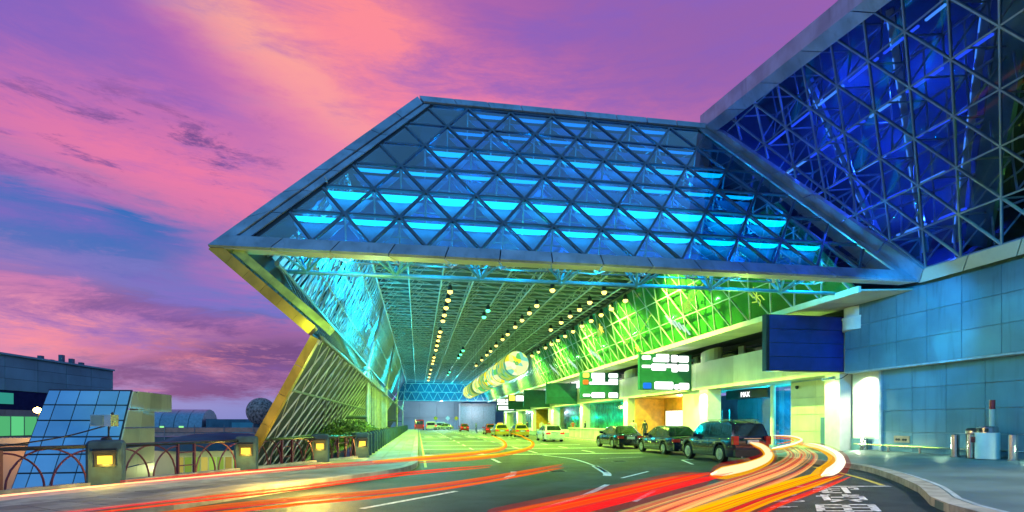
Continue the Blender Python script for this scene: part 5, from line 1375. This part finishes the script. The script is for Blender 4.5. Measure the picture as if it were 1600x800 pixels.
# ================================================================ LIGHT TRAILS (lamps of moving cars drawn through the air)
WH = trailmat('trail_white', (1, .9, .66), 1.3, trans=.5); YE_ = trailmat('trail_yellow', (1, .50, .0), .6, trans=.5); OR_ = trailmat('trail_orange', (1, .15, .005), .45, trans=.6)
RD = trailmat('trail_red', (1, .008, .010), .42, trans=.72); RDs = trailmat('trail_red_soft', (1, .01, .02), .09, trans=.82); OS = trailmat('trail_amber_soft', (1, .42, .10), .22)
PK = trailmat('trail_pink', (1, .06, .05), .22, trans=.75)
def trail(label, layers):
    t = thing('light_trail', label, 'light trail', layers[0][0][0])
    for pts, r, m_, flat in layers:
        P = spline(pts, 8); n = len(P)
        rs = [r*min(1, .25+min(i, n-1-i)/7) for i in range(n)]
        MB().path(P, rs, 10, flat).build('streak', m_, t, True)
def bundle(pts, n, wid, hgt, mats, r=.016, soft=None, seed=1):
    rnd = random.Random(seed); L = []
    d = (Vector(pts[-1])-Vector(pts[0])); d.z = 0; d.normalize(); nn = Vector((-d.y, d.x, 0))
    for i in range(n):
        o = nn*((i/(n-1)-.5)*wid+rnd.uniform(-.02, .02))+Vector((0, 0, rnd.uniform(-.5, .5)*hgt))
        L.append(([tuple(Vector(p)+o) for p in pts], r*rnd.uniform(.5, 1.6), mats[rnd.randrange(len(mats))], 1))
    if soft: L.append((pts, wid*.55, soft, .35))
    return L
def sh(pts, dx=0, dy=0, dz=0): return [(p[0]+dx, p[1]+dy, p[2]+dz) for p in pts]
T1 = [(13.13, 20.43, .85), (11.33, 16.96, .85), (8.85, 12.96, .85), (7.22, 10.7, .85), (5.86, 9.15, .85), (5.0, 8.34, .85), (4.36, 7.76, .85)]
T1b = [(4.64, 8.26, .8), (3.41, 7.12, .8), (2.38, 6.12, .8), (1.55, 5.35, .8), (.99, 4.82, .8), (.5, 4.3, .8)]
trail('thick white hot light trail with yellow rim curling beside the dark sports utility vehicle', [(T1, .085, WH, .8), (sh(T1, 0, 0, -.02), .13, YE_, .8), (sh(T1, 0, 0, -.01), .19, RDs, .8)])
trail('broad red light trail running from the white hot curl to the bottom edge', bundle(T1b, 14, .62, .10, [RD, RD, RD, OR_, PK], .014, RDs, 3))
T2 = [(16.96, 24.49, 1.0), (16.3, 22.3, 1.0), (13.54, 17.97, 1.0), (10.93, 14.73, 1.0), (9.2, 12.84, 1.0), (8.03, 11.67, 1.0)]
T2x = [(15.6, 23.6, .95), (15.6, 21.8, .95), (14.6, 19.8, .95), (13.2, 18.2, .93), (12.2, 17.4, .9)]
trail('yellow hooked light trail joining the two big curls', [(T2, .05, YE_, .8), (sh(T2, .1, .1, .03), .035, WH, .8), (sh(T2, 0, 0, -.03), .1, RDs, .9), (T2x, .03, OR_, .8)])
T3 = [(16.41, 21.99, .75), (14.54, 18.29, .75), (11.88, 14.32, .75), (9.6, 11.39, .75), (7.88, 9.48, .75), (6.61, 8.24, .75)]
T3b = [(6.9, 8.5, .75), (5.25, 7.11, .75), (3.97, 6.06, .75), (2.97, 5.18, .75), (2.27, 4.6, .75)]
trail('widest white light trail sweeping round the right hand bend', [(T3, .10, WH, .8), (sh(T3, -.12, .1, -.0), .10, YE_, .8), (sh(T3, 0, 0, -.02), .2, RDs, .8)])
trail('orange and yellow light trail bundle below the right hand bend', bundle(sh(T3b, -.05, .05), 9, .28, .05, [YE_, YE_, OR_, OR_], .018, None, 7)+bundle(sh(T3b, .12, -.12, -.04), 9, .36, .08, [OR_, RD, RD, YE_], .014, RDs, 8))
T4 = [(15.63, 21.68, .6), (12.11, 16.32, .6), (8.72, 12.16, .6), (5.6, 8.94, .6), (3.3, 6.7, .6), (2.41, 5.8, .6), (1.8, 5.1, .6)]
T5 = [(15.45, 20.47, .6), (12.05, 15.61, .6), (8.2, 11.11, .6), (5.1, 8.05, .6), (3.2, 6.17, .6), (2.3, 5.2, .6)]
trail('faint amber light trail pair between the white curls', bundle(T4, 9, .42, .05, [OS, OS, PK], .022, None, 11)+bundle(T5, 9, .5, .05, [OS, OS, PK], .022, None, 12))
R1 = [(-6.3, 8.6, .55), (-6.04, 9.3, .55), (-5.66, 9.95, .55), (-5.2, 10.71, .55), (-4.38, 11.85, .55), (-3.67, 12.88, .55), (-2.5, 14.4, .55)]
R2 = [(-5.4, 11.3, .55), (-4.01, 12.94, .55), (-2.45, 14.72, .55), (-.95, 16.16, .55), (.99, 18.71, .55), (3.19, 21.94, .55)]
trail('thin orange light trail along the foot of the left railings', [(R1, .014, trailmat('trail_peach', (1, .38, .14), 1.0), 1), (sh(R1, 0, 0, -.03), .05, trailmat('trail_peach_soft', (1, .35, .2), .14), .8)])
trail('thin red light trail in front of the concrete pillars', [(R2, .025, RD, 1), (sh(R2, .0, 0, -.06), .02, PK, 1), (sh(R2, 0, 0, -.03), .07, RDs, .9)])
R3 = [(-4.6, 7.4, .5), (-2.26, 9.88, .5), (-1.37, 11.09, .5), (-.18, 12.7, .5), (1.86, 14.43, .5)]
R4 = [(-4.2, 6.4, .5), (-3.31, 7.1, .5), (-2.66, 7.82, .5), (-1.61, 8.58, .5), (-.54, 9.24, .5), (.54, 10.2, .5), (2.03, 12.01, .5), (3.76, 14.34, .5)]
trail('broad red light trail ending near the short lane dash', bundle(R3, 7, .16, .09, [RD, RD, PK, OR_], .009, RDs, 5))
trail('long striped orange red light trail crossing the left lane', bundle(R4, 9, .16, .15, [RD, RD, OR_, OR_, PK], .009, RDs, 6))
FA = [(-1.2, 15.4, .6), (.73, 17.52, .6), (2.17, 19.63, .6), (3.35, 22.51, .6), (4.27, 27.4, .6), (5.19, 35.12, .6), (6.09, 46.34, .6)]
FB = [(0, 15.2, .6), (1.75, 16.69, .6), (3.29, 19.44, .6), (4.76, 23.52, .6), (6.17, 29.99, .6), (7.3, 37.9, .6), (8.42, 45.95, .6), (9.5, 58, .6)]
trail('left of the two orange light trails winding away under the hall', [(FA, .05, YE_, .7), (sh(FA, .05, -.05, -.04), .06, OR_, .7), (sh(FA, 0, 0, -.02), .12, trailmat('trail_orange_soft', (1, .3, .05), .12), .8)])
trail('right of the two orange light trails winding away under the hall', [(FB, .055, YE_, .7), (sh(FB, .05, -.05, -.04), .06, OR_, .7)])

# ================================================================ LIGHT FROM THE LAMPS AND ADDED FILL LIGHTS
GRN = (.12, 1, .22); YG = (.50, 1, .07); CY = (.0, .55, 1); TL_ = (.02, .85, .55)
for i, y in enumerate((33, 42, 51, 62, 74, 88, 104, 122)):
    spot((3.0, y, 10.85), (3.0, y, 0), YG, 8500, 140, .8, .1); spot((9.1, y+2, 10.85), (9.1, y+2, 0), YG, 9000, 140, .8, .1)
    spot((12.8, y, 10.9), (19.8, y, 3.0), (.66, 1, .12), 17000, 110, .8, .1)
for y in (25, 31, 37, 44, 52, 61, 71, 83, 97, 115): point((15.3, y, 8.0), (.18, 1, .24), 100, .05)
for y in (34, 50, 70, 95, 118): point((-2.6, y+2, 6.6), (.0, .75, .8), 1100, .05)
# cyan tubes inside the glazed front and the left slope
for x, y_, e in ((-2.6, 1.8, 60), (.8, 4.2, 70), (2.6, 2.0, 60), (5.2, 6.2, 60), (6.2, 2.6, 75), (9.2, 4.4, 70), (10.2, 1.8, 70), (13.4, 3.2, 80), (12.0, 6.4, 60), (15.8, 1.6, 80), (2.2, 7.6, 45), (8.6, 8.0, 45)): point(to3((x, y_), -.95), (.0, .45, 1), e*2.6, .02)
for x, y_, e in ((3.6, 2.7, 40), (12.4, 1.3, 30), (-.9, 3.2, 18), (16.4, 1.4, 25)): point(to3((x, y_), -.8), (.05, 1, .25), e, .02)
for x in (-3, 0, 3, 6, 9, 12, 15): point((x+.6, YF+1.2, 7.3), (0, .55, 1), 55, .02)
for y in (23.5, 28, 33, 39, 47): point((-3.9, y, 9.4), (0, .52, 1), 1000, .03)
for y in (70, 95): point((-4.2, y, 9.2), (0, .75, 1), 400, .03)
for x in (2, 8, 14): point((x, YE-5, 9), (0, .7, 1), 1800, .05)
# the leaning wall is lit deep blue from inside
for (Y, s_) in ((22.3, 2.2), (20.3, 4.8), (19.4, 1.6), (17.6, 6.4), (22.6, 6.5), (20.2, 8.0)):
    p = Q(Y, s_, -2.6); point(p, (.015, .08, 1), 340, .03)
point(Q(13.2, 2.5, -2.8), (.3, .8, .08), 45, .03); point(Q(15.4, 1.5, -2.2), (.25, .8, .1), 22, .03)
# wall washers
spot((14.6, 16.0, 7.0), (19.7, 19.6, 5.2), (0, .36, 1), 1900, 60, .6); spot((14.0, 9.5, 7.0), (19.7, 14.8, 4.4), (.0, .45, 1), 1700, 80, .6)
spot((18.2, 20.6, 6.6), (20.1, 15.6, 2.8), (.05, .75, 1), 450, 26, .15, .03); spot((18.2, 20.4, 6.7), (19.7, 13.2, 4.6), (.1, .7, .95), 520, 18, .15, .03)
for (x, y) in ((19.95, 22.35),): spot((x-.2, y, 3.88), (20.5, y, 1.5), (.95, 1, .6), 450, 120, .6)
point((19.6, 22.3, .85), (1, 1, .75), 45, .08); point((19.2, 20.2, .75), (.8, 1, .6), 22, .05); point((19.2, 17.8, .75), (.7, 1, .6), 14, .05); point((19.2, 14.8, .75), (.7, 1, .6), 14, .05)
for k in range(7):
    Y = 36.7+15*k
    spot((19.5, Y, 3.85), (20.2, Y, 1.0), (1, 1, .55), 900, 120, .6)
    spot((19.2, Y+1, 6.7), (20.2, Y+1, 4.8), (.7, 1, .3), 60, 130, .6)
spot((19.3, 24.2, 3.85), (20.1, 24.2, 1.0), (1, 1, .6), 300, 120, .6)
for y in (27, 32, 43, 48, 60, 74): point((18.9, y, 3.4), (.75, 1, .25), 55, .15)
point((22.3, 45, 3.2), (1, .8, .3), 420, .05); point((23.8, 90, 2.8), (1, .75, .15), 160, .2)
point((25.5, 31, 2.6), (.0, .7, 1), 900, .04); point((25.5, 38, 2.6), (.0, .6, 1), 1100, .04); point((22.9, 31.2, 3.0), (0, .9, 1), 60, .03)
point((-1.5, YF+1.0, 6.2), (.8, .8, .12), 60, .2); point((-2.4, YF-5.5, .9), (1, .66, .10), 650, .05); point((-1.8, YF-4.2, 3.8), (.8, .85, .12), 200, .05)  # added fill to brighten the amber leg, no fixture here
point((6.5, YF-1.3, 6.3), (.7, .9, .12), 60, .2)
for y in (23, 29, 36, 46, 58): point((-1.0, y, 2.6), (.6, 1, .14), 120, .05)
point((6, 141, 4.5), (.6, .85, 1), 3500, .1); point((14, 137, 4.5), (.8, .85, 1), 1500, .1)  # added fill to lift the far block
spot((18.9, 5.5, 6.9), (11.0, 12.5, 0), (1, .97, .86), 6500, 75, .8)  # added flood over the near road and kerb, no fixture on the wall
point((17.2, 24, 4.6), (.55, 1, .1), 240, .05); point((13.5, 21.5, 5.4), (.6, 1, .12), 160, .05)  # added yellow green fill under the soffit boards
point((-11.5, 29, -.5), (.9, 1, .4), 60, .05); point((-9.6, 30, -.6), (.9, 1, .4), 60, .05)  # added fill on the annex wall
point((-3.6, YF-1.0, 4.9), (.6, 1, .1), 35, .03)  # added fill on the inner end frame
spot((-5.6, 20.0, 4.2), (-12, 27.4, 1.2), (.6, 1, .3), 900, 40, .6)  # added green flood to brighten the skylight side wall

for y in (54, 58, 62, 69, 74, 79, 101, 107): point((21.7, y, 2.4), (.0, .9, .75), 110, .03)
